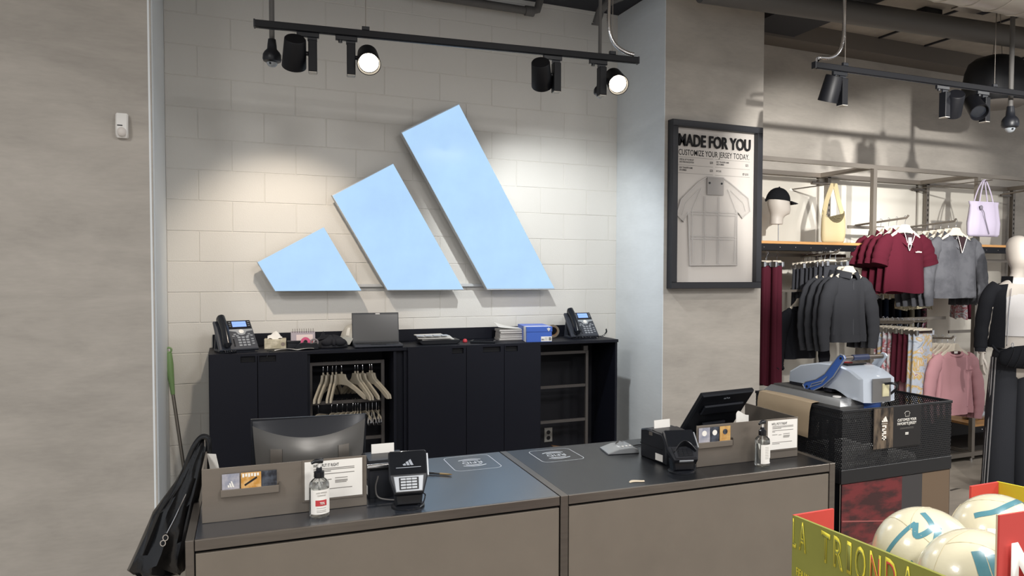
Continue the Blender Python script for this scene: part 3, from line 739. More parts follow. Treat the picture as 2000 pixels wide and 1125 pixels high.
# tape roll
t = thing('packing_tape', 'brown roll of packing tape standing behind the shoebox', 'tape roll', (2.50, -0.12, ZC+0.0505), math.radians(-15))
MB().lathe([(0.036, -0.024), (0.05, -0.024), (0.05, 0.024), (0.036, 0.024), (0.036, -0.024)], n=28, axis='y', cap=False).build('tape', mat('brown_tape', '#766b5c', 0.3), t)
MB().lathe([(0.033, -0.024), (0.036, -0.024), (0.036, 0.024), (0.033, 0.024), (0.033, -0.024)], n=28, axis='y', cap=False).build('core', M_CARD, t)
# ================================================================ counter
CA = -math.radians(1.45)
def CW(s_, t_, z=0.95): return (0.059+math.cos(CA)*s_-math.sin(CA)*t_, -3.093+math.sin(CA)*s_+math.cos(CA)*t_, z)
M_TOP = mat('black_counter_laminate', '#15171b', 0.34, var=0.12, vscale=30, ior=1.5)
M_FRONT = mat('taupe_counter_panel', '#6e665c', 0.62, var=0.07, vscale=5, bump=0.04, bscale=80)
M_GAP = mat('shadow_gap', '#0c0c0e', 0.9)
M_TOPG = mat('glossy_counter_laminate', '#20242c', 0.27, var=0.10, vscale=30, ior=2.6)
def counter(label, s0, s1, lp, rp, mt=None):
    """one counter module between s0 and s1; lp / rp: widths of its end posts"""
    t = thing('counter', label, 'counter', CW(s0, 0, 0), CA, 'counter modules')
    W = s1-s0; D = 0.755
    B(lp+0.002, W-rp-0.002, 0.012, D, 0.925, 0.9495).build('worktop', mt or M_TOP, t)
    B(lp+0.002, W-rp-0.002, 0, 0.012, 0.916, 0.95, bev=0.0015).build('front_rim', M_STEEL, t)
    if lp: MB().box(0, lp, 0, D, 0.0, 0.9505, bev=0.0015).build('end_post', M_STEEL, t)
    if rp: MB().box(W-rp, W, 0, D, 0.0, 0.9505, bev=0.0015).build('end_post', M_STEEL, t)
    B(lp, W-rp, 0.018, 0.03, 0.05, 0.92).build('gap_backing', M_GAP, t)
    MB().box(lp+0.004, W-rp-0.004, 0.003, 0.018, 0.08, 0.906, bev=0.001).build('front_panel', M_FRONT, t)
    B(lp, W-rp, D-0.02, D-0.002, 0.1, 0.92).build('rear_panel', M_CAB, t)
    B(lp, W-rp, 0.04, D-0.02, 0.0, 0.08).build('plinth', M_BLACK, t)
    return t
cA = counter('left half of the cash counter, with the bluish sheen on its top', -0.026, 1.2145, 0.024, 0, M_TOPG)
cB = counter('right half of the cash counter, with the receipt printer on it', 1.2165, 2.512, 0.030, 0.030)

# RFID markings printed on the worktop (read from the staff side)
def rfid(parent, s0, s1, t0, t1, off):
    m = mat('worn_white_print', '#c9d0d8', 0.55)
    s0 -= off; s1 -= off
    z = 0.9496; k = 0.0014; r = 0.03
    mb = MB()
    P = []
    for cx, cy, a0 in [(s1-r, t1-r, 0), (s0+r, t1-r, 90), (s0+r, t0+r, 180), (s1-r, t0+r, 270)]:
        for i in range(6): a = math.radians(a0+90*i/5); P.append((cx+r*math.cos(a), cy+r*math.sin(a)))
    n = len(P)
    for i in range(n):
        a, b = Vector(P[i]), Vector(P[(i+1) % n]); d = (b-a)
        if d.length < 1e-6: continue
        nn = Vector((-d.y, d.x)).normalized()*k
        mb.add([(a.x+nn.x, a.y+nn.y, z), (b.x+nn.x, b.y+nn.y, z), (b.x-nn.x, b.y-nn.y, z), (a.x-nn.x, a.y-nn.y, z)], [(3, 2, 1, 0)])
    cx, cy = (s0+s1)/2, (t0+t1)/2
    for sg in (-1, 1):
        for rr in (0.048, 0.068):
            Q = [(cx+rr*1.15*math.cos(a), cy+sg*(rr*0.95*math.sin(a)-0.004)) for a in [math.radians(50+80*i/10) for i in range(11)]]
            for i in range(10):
                (x0, y0), (x1, y1) = Q[i], Q[i+1]; q = 0.0042
                v = [(x0, y0-q*sg, z), (x1, y1-q*sg, z), (x1, y1+q*sg, z), (x0, y0+q*sg, z)]
                mb.add(v if sg > 0 else v[::-1], [(0, 1, 2, 3)])
    mb.build('print_outline', m, parent, 0)
    text('RFID', 'print_lettering', m, parent, (cx, cy+0.014, z-0.0001), rot=(0, 0, PI), h=0.030, w=0.088, bold=0.0, ext=0.0002, align='CENTER')
rfid(cA, 0.945, 1.148, 0.49, 0.735, -0.026)
rfid(cB, 1.335, 1.533, 0.49, 0.71, 1.2165)

# ---- steel privacy screens with card pocket and notice sheet
M_SCREEN = mat('brushed_taupe_steel', '#7d756c', 0.42, 0.55, var=0.08, vscale=3, stretch=(1, 1, 8))
def screen(label, s0, w_, ret_left, pocket, sheet, title):
    t = thing('privacy_screen', label, 'screen', CW(s0, 0.165, 0.9505), CA, 'steel screens on the counter')
    MB().box(0, w_, 0, 0.006, 0, 0.178, bev=0.001).build('front_panel', M_SCREEN, t)
    if ret_left: MB().box(0, 0.005, 0.006, 0.40, 0, 0.178, bev=0.001).build('side_panel', M_SCREEN, t)
    else: MB().box(w_-0.005, w_, 0.006, 0.40, 0, 0.178, bev=0.001).build('side_panel', M_SCREEN, t)
    a, b = pocket
    MB().box(a-0.004, b+0.004, -0.012, -0.0005, 0.082, 0.106, bev=0.001).build('card_pocket', M_SCREEN, t)
    B(b+0.004, b+0.008, -0.012, -0.0005, 0.082, 0.115).build('pocket_end', M_STEEL, t)
    c, d = sheet
    MB().box(c-0.008, d+0.004, -0.004, -0.0005, 0.034, 0.180, bev=0.001).build('sheet_frame', M_SCREEN, t)
    sh = B(c, d, -0.0055, -0.004, 0.042, 0.173).build('notice_sheet', M_PAPER, t)
    text(title, 'title_print', M_INK, t, (c+0.028 if ret_left else c+0.02, -0.0056, 0.152), h=0.0105, w=0.085, bold=0.012, ext=0.0003)
    W = d-c
    def ln(x0, x1, z, hh=0.0022): B(c+x0*W, c+x1*W, -0.0060, -0.0055, z-hh/2, z+hh/2).build('print_line', M_GREYINK, sh)
    for x0, x1, z in [(0.15, 0.86, 0.146), (0.15, 0.86, 0.141), (0.15, 0.45, 0.136), (0.15, 0.86, 0.127), (0.15, 0.24, 0.122), (0.15, 0.32, 0.109), (0.36, 0.46, 0.107), (0.52, 0.74, 0.110), (0.52, 0.74, 0.102), (0.52, 0.74, 0.098), (0.52, 0.72, 0.094), (0.15, 0.82, 0.074), (0.15, 0.4, 0.068)]: ln(x0, x1, z)
    return t
sL = screen('left steel screen on the counter, with gift cards and a notice', 0.013, 0.526, True, (0.060, 0.232), (0.318, 0.510), "WE'LL PUT IT RIGHT")
sR = screen('right steel screen on the counter, beside the mesh basket', 1.905, 0.535, False, (0.004, 0.172), (0.365, 0.527), "WE'LL PUT IT RIGHT")
def gift_card(loc, label, w_, h_, m, deco, tilt=0):
    t = thing('gift_card', label, 'gift card', loc, CA, 'gift cards in the screen pockets')
    MB().box(0, w_, 0, 0.001, 0, h_).build('card', m, t)
    for (x0, x1, z0, z1, mm) in deco:
        B(x0, x1, -0.0006, -0.0001, z0, z1).build('card_print', mm, t)
    return t
M_CSILV = mat('silver_card', '#b9b6bd', 0.3, 0.2, c2='#8f93a3', vscale=14)
M_CORG = mat('orange_card', '#c08a3e', 0.4, c2='#d9b078', vscale=30)
M_CDRK = mat('dark_card', '#23262e', 0.3, c2='#4b515c', vscale=26)
M_CGOLD = mat('gold_card', '#c9a468', 0.35, c2='#b3854a', vscale=20)
zc_ = 0.9505+0.0825
for (s_, lb, w_, m, dy) in [(0.0735, 'silver gift card in the left screen pocket', 0.053, M_CSILV, 0), (0.131, 'orange printed gift card in the left screen pocket', 0.062, M_CORG, -0.0025), (0.186, 'dark gift card at the right of the left screen pocket', 0.056, M_CDRK, 0)]:
    o = gift_card(CW(s_, 0.165-0.0055+dy, zc_), lb, w_, 0.075, m, [])
    if m is M_CORG:
        for i in range(6): B(0.004+i*0.009, 0.010+i*0.009, -0.0006, -0.0001, 0.060+0.002*(i % 2), 0.072).build('card_print', M_WHITEINK, o)
        MB().prism([(0.012, 0.030), (0.050, 0.054), (0.048, 0.060), (0.010, 0.036)], -0.0006, -0.0001).build('card_print', M_INK, o)
    if m is M_CSILV:
        for i, h_ in enumerate((0.008, 0.014, 0.02)): MB().prism([(0.018+i*0.007, 0.03), (0.023+i*0.007, 0.03), (0.020+i*0.007-h_*0.4+0.004, 0.03+h_), (0.016+i*0.007-h_*0.4+0.004, 0.03+h_)], -0.0006, -0.0001).build('card_print', M_WHITEINK, o)
for (s_, lb, w_, m) in [(1.912, 'silver gift card in the right screen pocket', 0.056, M_CSILV), (1.970, 'dark gift card in the middle of the right screen pocket', 0.044, M_CDRK), (2.018, 'gold gift card in the right screen pocket', 0.054, M_CGOLD)]:
    o = gift_card(CW(s_, 0.165-0.0055, zc_), lb, w_, 0.086, m, [])
    MB().lathe([(0, 0), (0.012, 0), (0.012, 0.0005), (0, 0.0005)], (w_/2, -0.0001, 0.062), 16, axis='-y').build('card_print', M_WHITEINK if m is not M_CGOLD else M_CDRK, o)

# ---- hand sanitizer bottles
M_CLEAR = mat('clear_bottle', '#f3f4f2', 0.05, trans=1.0, ior=1.42)
M_GEL = mat('clear_gel', '#eef0ee', 0.05, trans=0.95, ior=1.36)
def bottle(loc, rz, label, front):
    t = thing('sanitizer_bottle', label, 'bottle', loc, rz, 'pump bottles of hand sanitizer')
    MB().lathe([(0.029, 0), (0.0325, 0.004), (0.0325, 0.108), (0.030, 0.118), (0.020, 0.128), (0.013, 0.132), (0.013, 0.14)], n=28).build('bottle_body', M_CLEAR, t)
    MB().lathe([(0.0, 0.004), (0.0295, 0.005), (0.0295, 0.100), (0.0, 0.1005)], n=24).build('gel', M_GEL, t)
    A = 1.15
    MB().sheet(lambda u, v: (0.0331*math.sin((u-0.5)*2*A), -0.0331*math.cos((u-0.5)*2*A), 0.014+0.082*v), 16, 2, 0.0006).build('label', M_PAPER, t)
    MB().lathe([(0.016, 0.132), (0.017, 0.134), (0.017, 0.152), (0.010, 0.156), (0.009, 0.166), (0.0, 0.166)], n=20).build('pump_collar', M_BLACKPL, t)
    MB().cyl((0, 0, 0.166), (0, 0, 0.180), 0.004, n=10).build('pump_stem', M_WHITE, t)
    MB().tube([(0.012, 0, 0.187), (0, 0, 0.189), (-0.014, 0, 0.188), (-0.026, 0, 0.182)], [0.009, 0.0095, 0.007, 0.0045], 10).build('pump_nozzle', M_BLACKPL, t)
    T([(0, 0, 0.13), (0.002, 0, 0.01)], 0.0022, 6).build('dip_tube', M_WHITE, t)
    def curved(x0, x1, z0, z1, m, name, r=0.0336):
        MB().sheet(lambda u, v: (r*math.sin((x0+(x1-x0)*u)/r), -r*math.cos((x0+(x1-x0)*u)/r), z0+(z1-z0)*v), 8, 1, 0.0003).build(name, m, t)
    if front:
        curved(-0.020, 0.018, 0.042, 0.062, mat('label_red', '#bb3c41', 0.6), 'red_band')
        text('HAND SANITIZER', 'label_print', M_GREYINK, t, (0, -0.0336, 0.085), h=0.0042, w=0.036, align='CENTER', ext=0.0003)
        text('FRAGRANCE FREE', 'label_print', M_GREYINK, t, (0, -0.0336, 0.076), h=0.0036, w=0.028, align='CENTER', ext=0.0003)
        text('70%', 'label_print', M_WHITEINK, t, (0.002, -0.0340, 0.047), h=0.0085, w=0.016, bold=0.02, align='CENTER', ext=0.0003)
        for z in (0.034, 0.026, 0.021): curved(-0.016, 0.016, z, z+0.0012, M_GREYINK, 'print_line')
    else:
        for i in range(8): curved(-0.020, -0.002, 0.085-i*0.007, 0.0865-i*0.007, M_GREYINK, 'print_line')
        for i in range(6): curved(0.008+i*0.0022, 0.009+i*0.0022, 0.018, 0.036, M_INK, 'barcode_bar')
    return t
bottle(CW(0.374, 0.105, 0.9502), CA+math.radians(8), 'clear sanitizer pump bottle with a red label band, before the left screen', True)
bottle(CW(2.189, 0.090, 0.9502), CA+math.radians(20), 'clear sanitizer pump bottle with barcode, before the right screen', False)

# ---- staff monitor seen from behind
M_MONB = mat('grey_monitor_back', '#6a6865', 0.34, 0.5)
t = thing('computer_monitor', 'grey curved-back computer monitor behind the left screen', 'monitor', CW(0.375, 0.50, 0.9502), CA)
MB().prism([(-0.212, 0.045), (0.205, 0.045), (0.212, 0.262), (-0.212, 0.270)], 0.012, 0.028, bev=0.003).build('front_bezel', M_BLACKPL, t)
def shell(u, v):
    x = -0.205+0.41*u; c = 1-(2*u-1)**2
    z = 0.045+(0.245-0.048*c-0.045)*v
    return (x*(0.93+0.07*v), 0.010-0.075*c*(0.7+0.3*math.sin(PI*min(1, v*1.05))), z)
MB().sheet(shell, 24, 10, 0.004).build('back_shell', M_MONB, t)
MB().surf(lambda u, v: (-0.205+0.41*u, 0.012*(1-v)+v*shell(u, 1)[1], (0.262)*(1-v)+v*(shell(u, 1)[2])), 24, 3).build('top_grille', M_SATIN, t)
for x in (-0.125, 0.118):
    u = (x+0.205)/0.41
    MB().sheet(lambda a, v: (x-0.02+0.04*a, shell(u-0.05+0.1*a, 0.2+0.48*v)[1]-0.003, shell(u, 0.2+0.48*v)[2]), 4, 4, 0.002).build('vent_strip', M_ALU, t)
B(-0.03, 0.03, 0.0, 0.02, 0.006, 0.10).build('stand_neck', M_MONB, t); MB().box(-0.09, 0.09, -0.06, 0.10, 0, 0.008, bev=0.003).build('stand_base', M_MONB, t)

# ---- staff touch screen on the right, tilted
t = thing('till_screen', 'black tilted till screen behind the right steel screen', 'till screen', CW(2.177, 0.449, 0.9502), CA+math.radians(8.5))
Mx = Matrix.Translation((0.0, 0.06, 0.061)) @ Matrix.Rotation(math.radians(38), 4, 'X')
MB().box(-0.159, 0.159, 0, 0.028, 0, 0.269, bev=0.006).xf(Mx).build('screen_body', M_BLACKPL, t)
MB().box(-0.12, 0.12, -0.012, 0.0, 0.15, 0.205, bev=0.004).xf(Mx).build('rear_ridge', M_SATIN, t)
MB().box(-0.07, 0.07, -0.016, 0.0, 0.03, 0.085, bev=0.004).xf(Mx).build('port_cover', M_SATIN, t)
text('elo', 'rear_logo', mat('dim_print', '#7e838a', 0.5), t, Mx @ Vector((0.0, -0.0006, 0.235)), rot=(Mx.to_3x3() @ Matrix.Rotation(PI/2, 3, 'X')).to_euler(), h=0.010, w=0.04, align='CENTER', bold=0.02)
MB().prism([(-0.02, 0.0), (0.16, 0.0), (0.15, 0.02), (0.06, 0.10), (0.02, 0.13), (0.05, 0.04)], -0.06, 0.06, axis='x', bev=0.004).build('stand', M_BLACKPL, t)

# ---- receipt printers
def printer(loc, rz, label, brand):
    t = thing('receipt_printer', label, 'printer', loc, rz, 'receipt printers')
    MB().prism([(0, 0), (0.195, 0), (0.195, 0.125), (0.15, 0.135), (0.03, 0.130), (0.0, 0.10)], 0, 0.145, axis='x', bev=0.006).build('case', M_SATIN, t)
    MB().prism([(0.0, 0.10), (0.03, 0.131), (0.11, 0.138), (0.11, 0.130), (0.035, 0.12), (0.004, 0.095)], 0.004, 0.141, axis='x', bev=0.002).build('cover', M_BLACKPL, t)
    B(-0.001, 0.146, 0.02, 0.196, 0.062, 0.064).build('seam', M_GAP, t)
    B(0.03, 0.115, 0.118, 0.122, 0.125, 0.178).xf(Matrix.Rotation(math.radians(-4), 4, 'X')).build('receipt_paper', M_PAPER, t)
    MB().box(-0.0012, 0.0, 0.10, 0.125, 0.11, 0.125).build('latch', M_ALU, t)
    MB().box(-0.0012, 0.0, 0.02, 0.075, 0.01, 0.04).build('type_label', M_PAPER, t)
    if brand: text(brand, 'brand_print', M_WHITEINK, t, (0.085, -0.0002, 0.082), h=0.008, w=0.035, bold=0.015)
    return t
printer(CW(1.80, 0.245, 0.9502), CA+math.radians(6), 'black receipt printer with paper sticking out, beside the right card reader', 'EPSON')
p_ = printer(CW(0.555, 0.24, 0.9502), CA, 'black receipt printer half hidden behind the left card reader', None)
MB().cyl((-0.005, -0.004, 0.118), (0.135, -0.004, 0.118), 0.009, n=14).build('chrome_bar', M_CHROME, p_)
MB().box(0.11, 0.125, -0.02, -0.006, 0.07, 0.115, bev=0.002).build('bar_clip', M_CHROME, p_)

# ---- card readers on stands
M_DARKGL = mat('reader_screen', '#15181d', 0.1)
def reader(loc, rz, label, tilt, screen_logo):
    t = thing('card_reader', label, 'card reader', loc, rz, 'card readers on stands')
    MB().lathe([(0.058, 0), (0.058, 0.006), (0.052, 0.010), (0.0, 0.011)], n=28).build('base', M_BLACKPL, t)
    MB().prism([(-0.045, 0.010), (0.045, 0.010), (0.050, 0.055), (-0.050, 0.055)], -0.035, 0.03, bev=0.008).build('pedestal', M_BLACKPL, t)
    Mx = Matrix.Translation((0, -0.055, 0.060)) @ Matrix.Rotation(math.radians(tilt), 4, 'X')
    # slab coordinates: x across, y up the slab, z out
    MB().prism([(-0.050, 0.0), (0.050, 0.0), (0.066, 0.055), (0.066, 0.148), (0.060, 0.154), (-0.060, 0.154), (-0.066, 0.148), (-0.066, 0.055)], -0.022, 0.008, axis='z', bev=0.005).xf(Mx).build('reader_body', M_SATIN, t)
    MB().prism([(-0.062, 0.066), (0.062, 0.066), (0.062, 0.146), (0.058, 0.150), (-0.058, 0.150), (-0.062, 0.146)], 0.0075, 0.0095, axis='z', bev=0.0006).xf(Mx).build('screen', M_DARKGL, t)
    if screen_logo:
        for i, h_ in enumerate((0.009, 0.016, 0.023)):
            x = -0.016+i*0.0125
            MB().prism([(x, 0.098), (x+0.0095, 0.098), (x+0.0095-h_*0.42+0.0, 0.098+h_*0.96), (x+0.0095-h_*0.42-0.0075, 0.098+h_*0.72)] if i else [(x, 0.098), (x+0.0095, 0.098), (x+0.006, 0.106), (x-0.003, 0.102)], 0.0095, 0.0099, axis='z').xf(Mx).build('screen_logo', mat('screen_grey', '#8b9098', 0.5, emit=0.15), t)
        B(-0.042, 0.044, 0.0895, 0.0915, 0.0095, 0.0099).xf(Mx).build('screen_text', MATS['screen_grey'], t)
    MB().prism([(-0.045, 0.004), (0.045, 0.004), (0.052, 0.060), (-0.052, 0.060)], 0.0075, 0.0120, axis='z', bev=0.002).xf(Mx).build('keypad_surround', M_SILVER if screen_logo else M_SATIN, t)
    MB().prism([(-0.033, 0.010), (0.033, 0.010), (0.034, 0.054), (-0.034, 0.054)], 0.0115, 0.0130, axis='z', bev=0.0006).xf(Mx).build('keypad', M_BLACKPL, t)
    for r in range(4):
        for c in range(3):
            MB().box(-0.028+c*0.019, -0.011+c*0.019, 0.013+r*0.0102, 0.0205+r*0.0102, 0.0128, 0.0150, bev=0.001).xf(Mx).build('key', M_SILVER if screen_logo else M_BLACKPL, t)
    if not screen_logo:
        MB().sheet(lambda u, v: ((u-0.5)*0.094, 0.030+0.034*math.sin(PI*u)+0.002, 0.012+0.034*v*(0.35+0.65*math.sin(PI*u))), 12, 3, 0.003).xf(Mx).build('privacy_hood', M_BLACKPL, t)
        B(-0.03, 0.03, -0.006, -0.002, -0.004, 0.004).xf(Mx).build('card_slot', M_SILVER, t)
    MB().tube(arc([(0.03, -0.03, 0.058), (0.055, -0.02, 0.045), (0.06, 0.0, 0.03), (0.05, -0.02, 0.012), (0.03, -0.03, 0.012)], 6), 0.0022, 6).build('cable', M_SATIN, t)
    MB().box(0.066, 0.071, 0.06, 0.140, -0.018, 0.004).xf(Mx).build('stylus_rail', M_SILVER, t)
    return t
reader(CW(0.672, 0.100, 0.9502), CA+math.radians(-6), 'left black card reader on a stand, with silver keypad', 58, True)
reader(CW(1.815, 0.135, 0.9502), CA+math.radians(-12), 'right black card reader on a stand, with hooded keypad', 40, False)

# ---- loose things on the counter
t = thing('pen', 'ballpoint pen lying on the left worktop', 'pen', CW(0.826, 0.495, 0.955), CA+math.radians(-36))
MB().tube([(0, 0, 0), (0.055, 0, 0)], 0.0042, 10).build('barrel', M_BLACKPL, t); MB().tube([(0.055, 0, 0), (0.09, 0, 0), (0.102, 0, 0), (0.108, 0, 0)], [0.0046, 0.0048, 0.003, 0.001], 10).build('grip', mat('pen_bronze', '#7d6a4a', 0.35, 0.5), t); B(0.0, 0.03, -0.001, 0.001, 0.004, 0.006).build('clip', M_CHROME, t)
tag(MB().sheet(lambda u, v: tuple(Vector(CW(1.535+0.062*u, 0.060+0.028*v*(0.35+0.65*math.sin(PI*u))+0.006*math.sin(5*u), 0.9512+0.004*math.sin(PI*v)*u))), 10, 4, 0.0008).build('paper_scrap', mat('cream_scrap', '#cdbfa8', 0.8)), 'torn scrap of cream paper near the counter front edge', 'paper')
t = thing('tag_remover', 'silver wedge shaped security tag pad left of the receipt printer', 'tag remover', CW(1.735, 0.56, 0.9502), CA+math.radians(-8))
MB().prism([(-0.075, 0.0), (0.075, 0.0), (0.07, 0.016), (0.045, 0.028), (-0.02, 0.024), (-0.075, 0.006)], -0.065, 0.07, bev=0.003).build('pad_body', mat('silver_pad', '#a0a3a6', 0.3, 0.5), t)
for i in range(3): MB().lathe([(0, 0), (0.006, 0), (0.006, 0.003), (0, 0.003)], (0.005+i*0.018, -0.03, 0.0265+0.001*i), 12).build('button', M_WHITE, t)
MB().tube([(-0.01, 0.03, 0.028), (0.01, 0.04, 0.036), (0.03, 0.03, 0.030)], 0.0035, 8).build('latch', M_CHROME, t)
tag(T(arc([CW(1.80, 0.58, 0.957), CW(1.86, 0.62, 0.954), CW(1.95, 0.60, 0.954), CW(1.93, 0.50, 0.954), CW(1.88, 0.47, 0.955)], 8), 0.003, 6).build('pad_cable', M_BLACKPL), 'black cable looping from the silver tag pad to the receipt printer', 'cable')
tag(T(arc([CW(0.585, 0.205, 1.04), CW(0.575, 0.20, 1.00), CW(0.585, 0.19, 0.965), CW(0.64, 0.17, 0.955), CW(0.665, 0.16, 0.956)], 8), 0.0028, 6).build('reader_cable', mat('grey_cable', '#6c6a68', 0.5)), 'grey cable hanging behind the left card reader', 'cable')
tag(MB().sheet(lambda u, v: tuple(Vector(CW(2.185+0.07*u, 0.28+0.02*math.sin(3*u), 1.04+0.10*v+0.01*math.sin(5*u)))), 8, 4, 0.001).build('receipt_slips', M_PAPER), 'white printed slips standing behind the right steel screen', 'paper')
t = thing('keyboard', 'grey keyboard between the receipt printer and the right screen', 'keyboard', CW(1.93, 0.30, 0.9502), CA+math.radians(10))
MB().box(0, 0.19, 0, 0.12, 0, 0.018, bev=0.003).build('keyboard_body', mat('grey_keyboard', '#77787a', 0.5), t)
for r in range(4):
    for c in range(9): MB().box(0.008+c*0.02, 0.025+c*0.02, 0.01+r*0.027, 0.032+r*0.027, 0.0175, 0.023).build('key', M_KEY, t)

# ---- black bag hanging from a hook on the left screen
M_LEATHER = mat('black_leather', '#0d0e11', 0.26, bump=0.7, bscale=22, spec=0.7)
t = thing('tote_bag', 'black leather bag hanging at the left end of the counter', 'bag', CW(0, 0.45, 0), CA)
prof = [(-0.012, 0.020, 1.165, 0.012), (-0.030, 0.020, 1.14, 0.016), (-0.062, 0.014, 1.085, 0.025), (-0.088, 0.006, 1.035, 0.035), (-0.125, -0.003, 0.985, 0.045), (-0.158, -0.012, 0.94, 0.052), (-0.186, -0.024, 0.875, 0.06), (-0.218, -0.032, 0.805, 0.068), (-0.240, -0.040, 0.762, 0.074), (-0.222, -0.046, 0.738, 0.072), (-0.16, -0.052, 0.712, 0.055), (-0.11, -0.06, 0.700, 0.03)]
R_ = []
for j, (a, b, z, dp) in enumerate(prof):
    ring = []
    for k in range(32):
        th = 2*PI*k/32; c, s_ = math.cos(th), math.sin(th)
        x = (a+b)/2+(b-a)/2*(abs(c)**0.75)*(1 if c > 0 else -1)
        f_ = 1+0.24*math.sin(7*th+0.9*j)*(0.4+0.6*math.sin(0.8*j+1))+0.16*math.sin(13*th-1.3*j)
        sk = (x-(a+b)/2)*0.25
        ring.append((x, s_*dp*f_, z+0.006*math.sin(5*th+j)+sk*(1 if j > 1 else 0)))
    R_.append(ring)
MB().loft(R_).build('bag_body', M_LEATHER, t, 60)
for dy in (-0.012, 0.012):
    T(arc([(-0.06, dy, 1.06), (-0.03, dy*1.2, 1.14), (-0.006, dy, 1.176), (0.012, dy, 1.180), (0.022, dy, 1.165), (0.024, dy, 1.12), (0.016, dy, 1.06)], 6), 0.008, 8, flat=0.6).build('handle', M_LEATHER, t)
T(arc([(-0.048, -0.045, 0.992), (-0.066, -0.060, 0.955), (-0.084, -0.069, 0.915), (-0.108, -0.077, 0.868)], 6), 0.0026, 8).build('zipper', M_CHROME, t)
for dz, dx in ((0.0, 0.0), (-0.018, -0.008)):
    MB().tube([(-0.112+dx+0.008*math.cos(a), -0.083, 0.855+dz+0.010*math.sin(a)) for a in [2*PI*k/14 for k in range(14)]], 0.0022, 6, closed=True).build('zip_pull', M_CHROME, t)
t = thing('wall_hook', 'small metal hook on the left screen holding the black bag', 'hook', CW(0.012, 0.45, 1.13), CA)
MB().box(-0.003, 0.0, -0.012, 0.012, -0.04, 0.05).tube(arc([(-0.001, 0, 0.045), (-0.010, 0, 0.052), (-0.020, 0, 0.040), (-0.016, 0, 0.028), (-0.004, 0, 0.03)], 4), 0.003, 6).build('hook_bracket', M_ALU, t)
tag(MB().sheet(lambda u, v: tuple(Vector(CW(0.022+0.03*u+0.006*math.sin(4*v), 0.42-0.02*u, 1.01+0.115*v))), 4, 8, 0.001).build('store_receipts', M_PAPER), 'white receipt strips tucked behind the left screen by the bag', 'paper')
# ================================================================ framed sign on the pillar
M_FRAME = mat('black_frame', '#25262b', 0.5)
M_BOARD = mat('sign_board', '#c9c3bd', 0.6, var=0.02)
t = thing('framed_sign', 'black framed MADE FOR YOU price sign on the grey pillar', 'sign', (3.15, -0.7625, 1.652))
SW, SH = 0.82, 1.25
for n_, (x0, x1, z0, z1) in {'frame_bar': (0, SW, 0, 0.048), 'frame_bar.a': (0, SW, SH-0.048, SH), 'frame_bar.b': (0, 0.048, 0.048, SH-0.048), 'frame_bar.c': (SW-0.048, SW, 0.048, SH-0.048)}.items():
    MB().box(x0, x1, -0.075, 0, z0, z1, bev=0.003).build('frame_bar', M_FRAME, t)
bd = B(0.04, SW-0.04, -0.022, -0.012, 0.04, SH-0.04).build('board', M_BOARD, t)
fy = -0.0222
text('MADE FOR YOU', 'headline', M_INK, t, (0.075, fy-0.008, 1.068), h=0.085, w=0.655, bold=0.022, ext=0.008)
text('CUSTOMIZE YOUR JERSEY TODAY.', 'subheadline', M_INK, t, (0.082, fy, 1.0), h=0.042, w=0.645, bold=0.004, ext=0.001)
for (x0, x1, z) in [(0.08, 0.39, 0.985), (0.08, 0.39, 0.925), (0.08, 0.39, 0.865), (0.41, 0.735, 0.985), (0.41, 0.735, 0.925), (0.41, 0.735, 0.865)]:
    B(x0, x1, fy-0.0005, fy, z-0.001, z+0.001).build('rule_line', M_GREYINK, bd)
for x0, z, a, b, pr in [(0.09, 0.96, 'OFFICIAL KIT PLAYER KIT', 'AND PERSONALIZATION', '$30'), (0.09, 0.90, 'HEAT TRANSFER NAME', 'OR NUMBER', '$20'), (0.42, 0.96, 'HEAT TRANSFER NAME', 'AND NUMBER', '$25'), (0.42, 0.89, 'PATCHES', None, '$7-$10')]:
    text(a, 'price_text', M_INK, bd, (x0, fy, z), h=0.0125, sx=0.62, bold=0.012, ext=0.0005)
    if b: text(b, 'price_text', M_INK, bd, (x0, fy, z-0.018), h=0.0125, sx=0.62, bold=0.012, ext=0.0005)
    text(pr, 'price_text', M_INK, bd, (x0+0.30, fy, z-0.012), h=0.017, sx=0.75, bold=0.012, ext=0.0005, align='RIGHT')
# clear acrylic jersey hanging in the frame
M_ACRYL = mat('clear_acrylic', '#dcd7d2', 0.12, trans=0.0, alpha=0.28, spec=0.9)
M_ACRLINE = mat('acrylic_edge', '#c7c2be', 0.1, spec=1.0, alpha=0.85)
J = [(0.06, 0.55), (0.10, 0.665), (0.25, 0.80), (0.33, 0.845), (0.48, 0.845), (0.56, 0.80), (0.715, 0.70), (0.735, 0.60), (0.66, 0.545), (0.61, 0.59), (0.615, 0.18), (0.185, 0.175), (0.165, 0.575), (0.12, 0.50)]
jr = thing('acrylic_jersey', 'clear plastic jersey shape mounted inside the framed sign', 'jersey', (3.15, -0.7625, 1.652))
MB().prism(J, fy-0.014, fy-0.010).build('jersey_plate', M_ACRYL, jr, 20)
def rib(P, closed=False, r=0.006): T([(x, fy-0.012, z) for x, z in P], r, 6, closed=closed).build('moulded_rib', M_ACRLINE, jr)
rib(J, True)
for x in (0.305, 0.315, 0.435, 0.445): rib([(x, 0.19), (x, 0.70)], r=0.0035)
for z in (0.375, 0.395, 0.56, 0.58): rib([(0.19, z), (0.605, z)], r=0.0035)
rib([(0.21, 0.2), (0.2, 0.6), (0.28, 0.76)], r=0.004); rib([(0.59, 0.2), (0.60, 0.6), (0.52, 0.76)], r=0.004)
rib([(0.11, 0.55), (0.14, 0.64), (0.26, 0.75)], r=0.003); rib([(0.69, 0.6), (0.67, 0.66), (0.55, 0.75)], r=0.003)
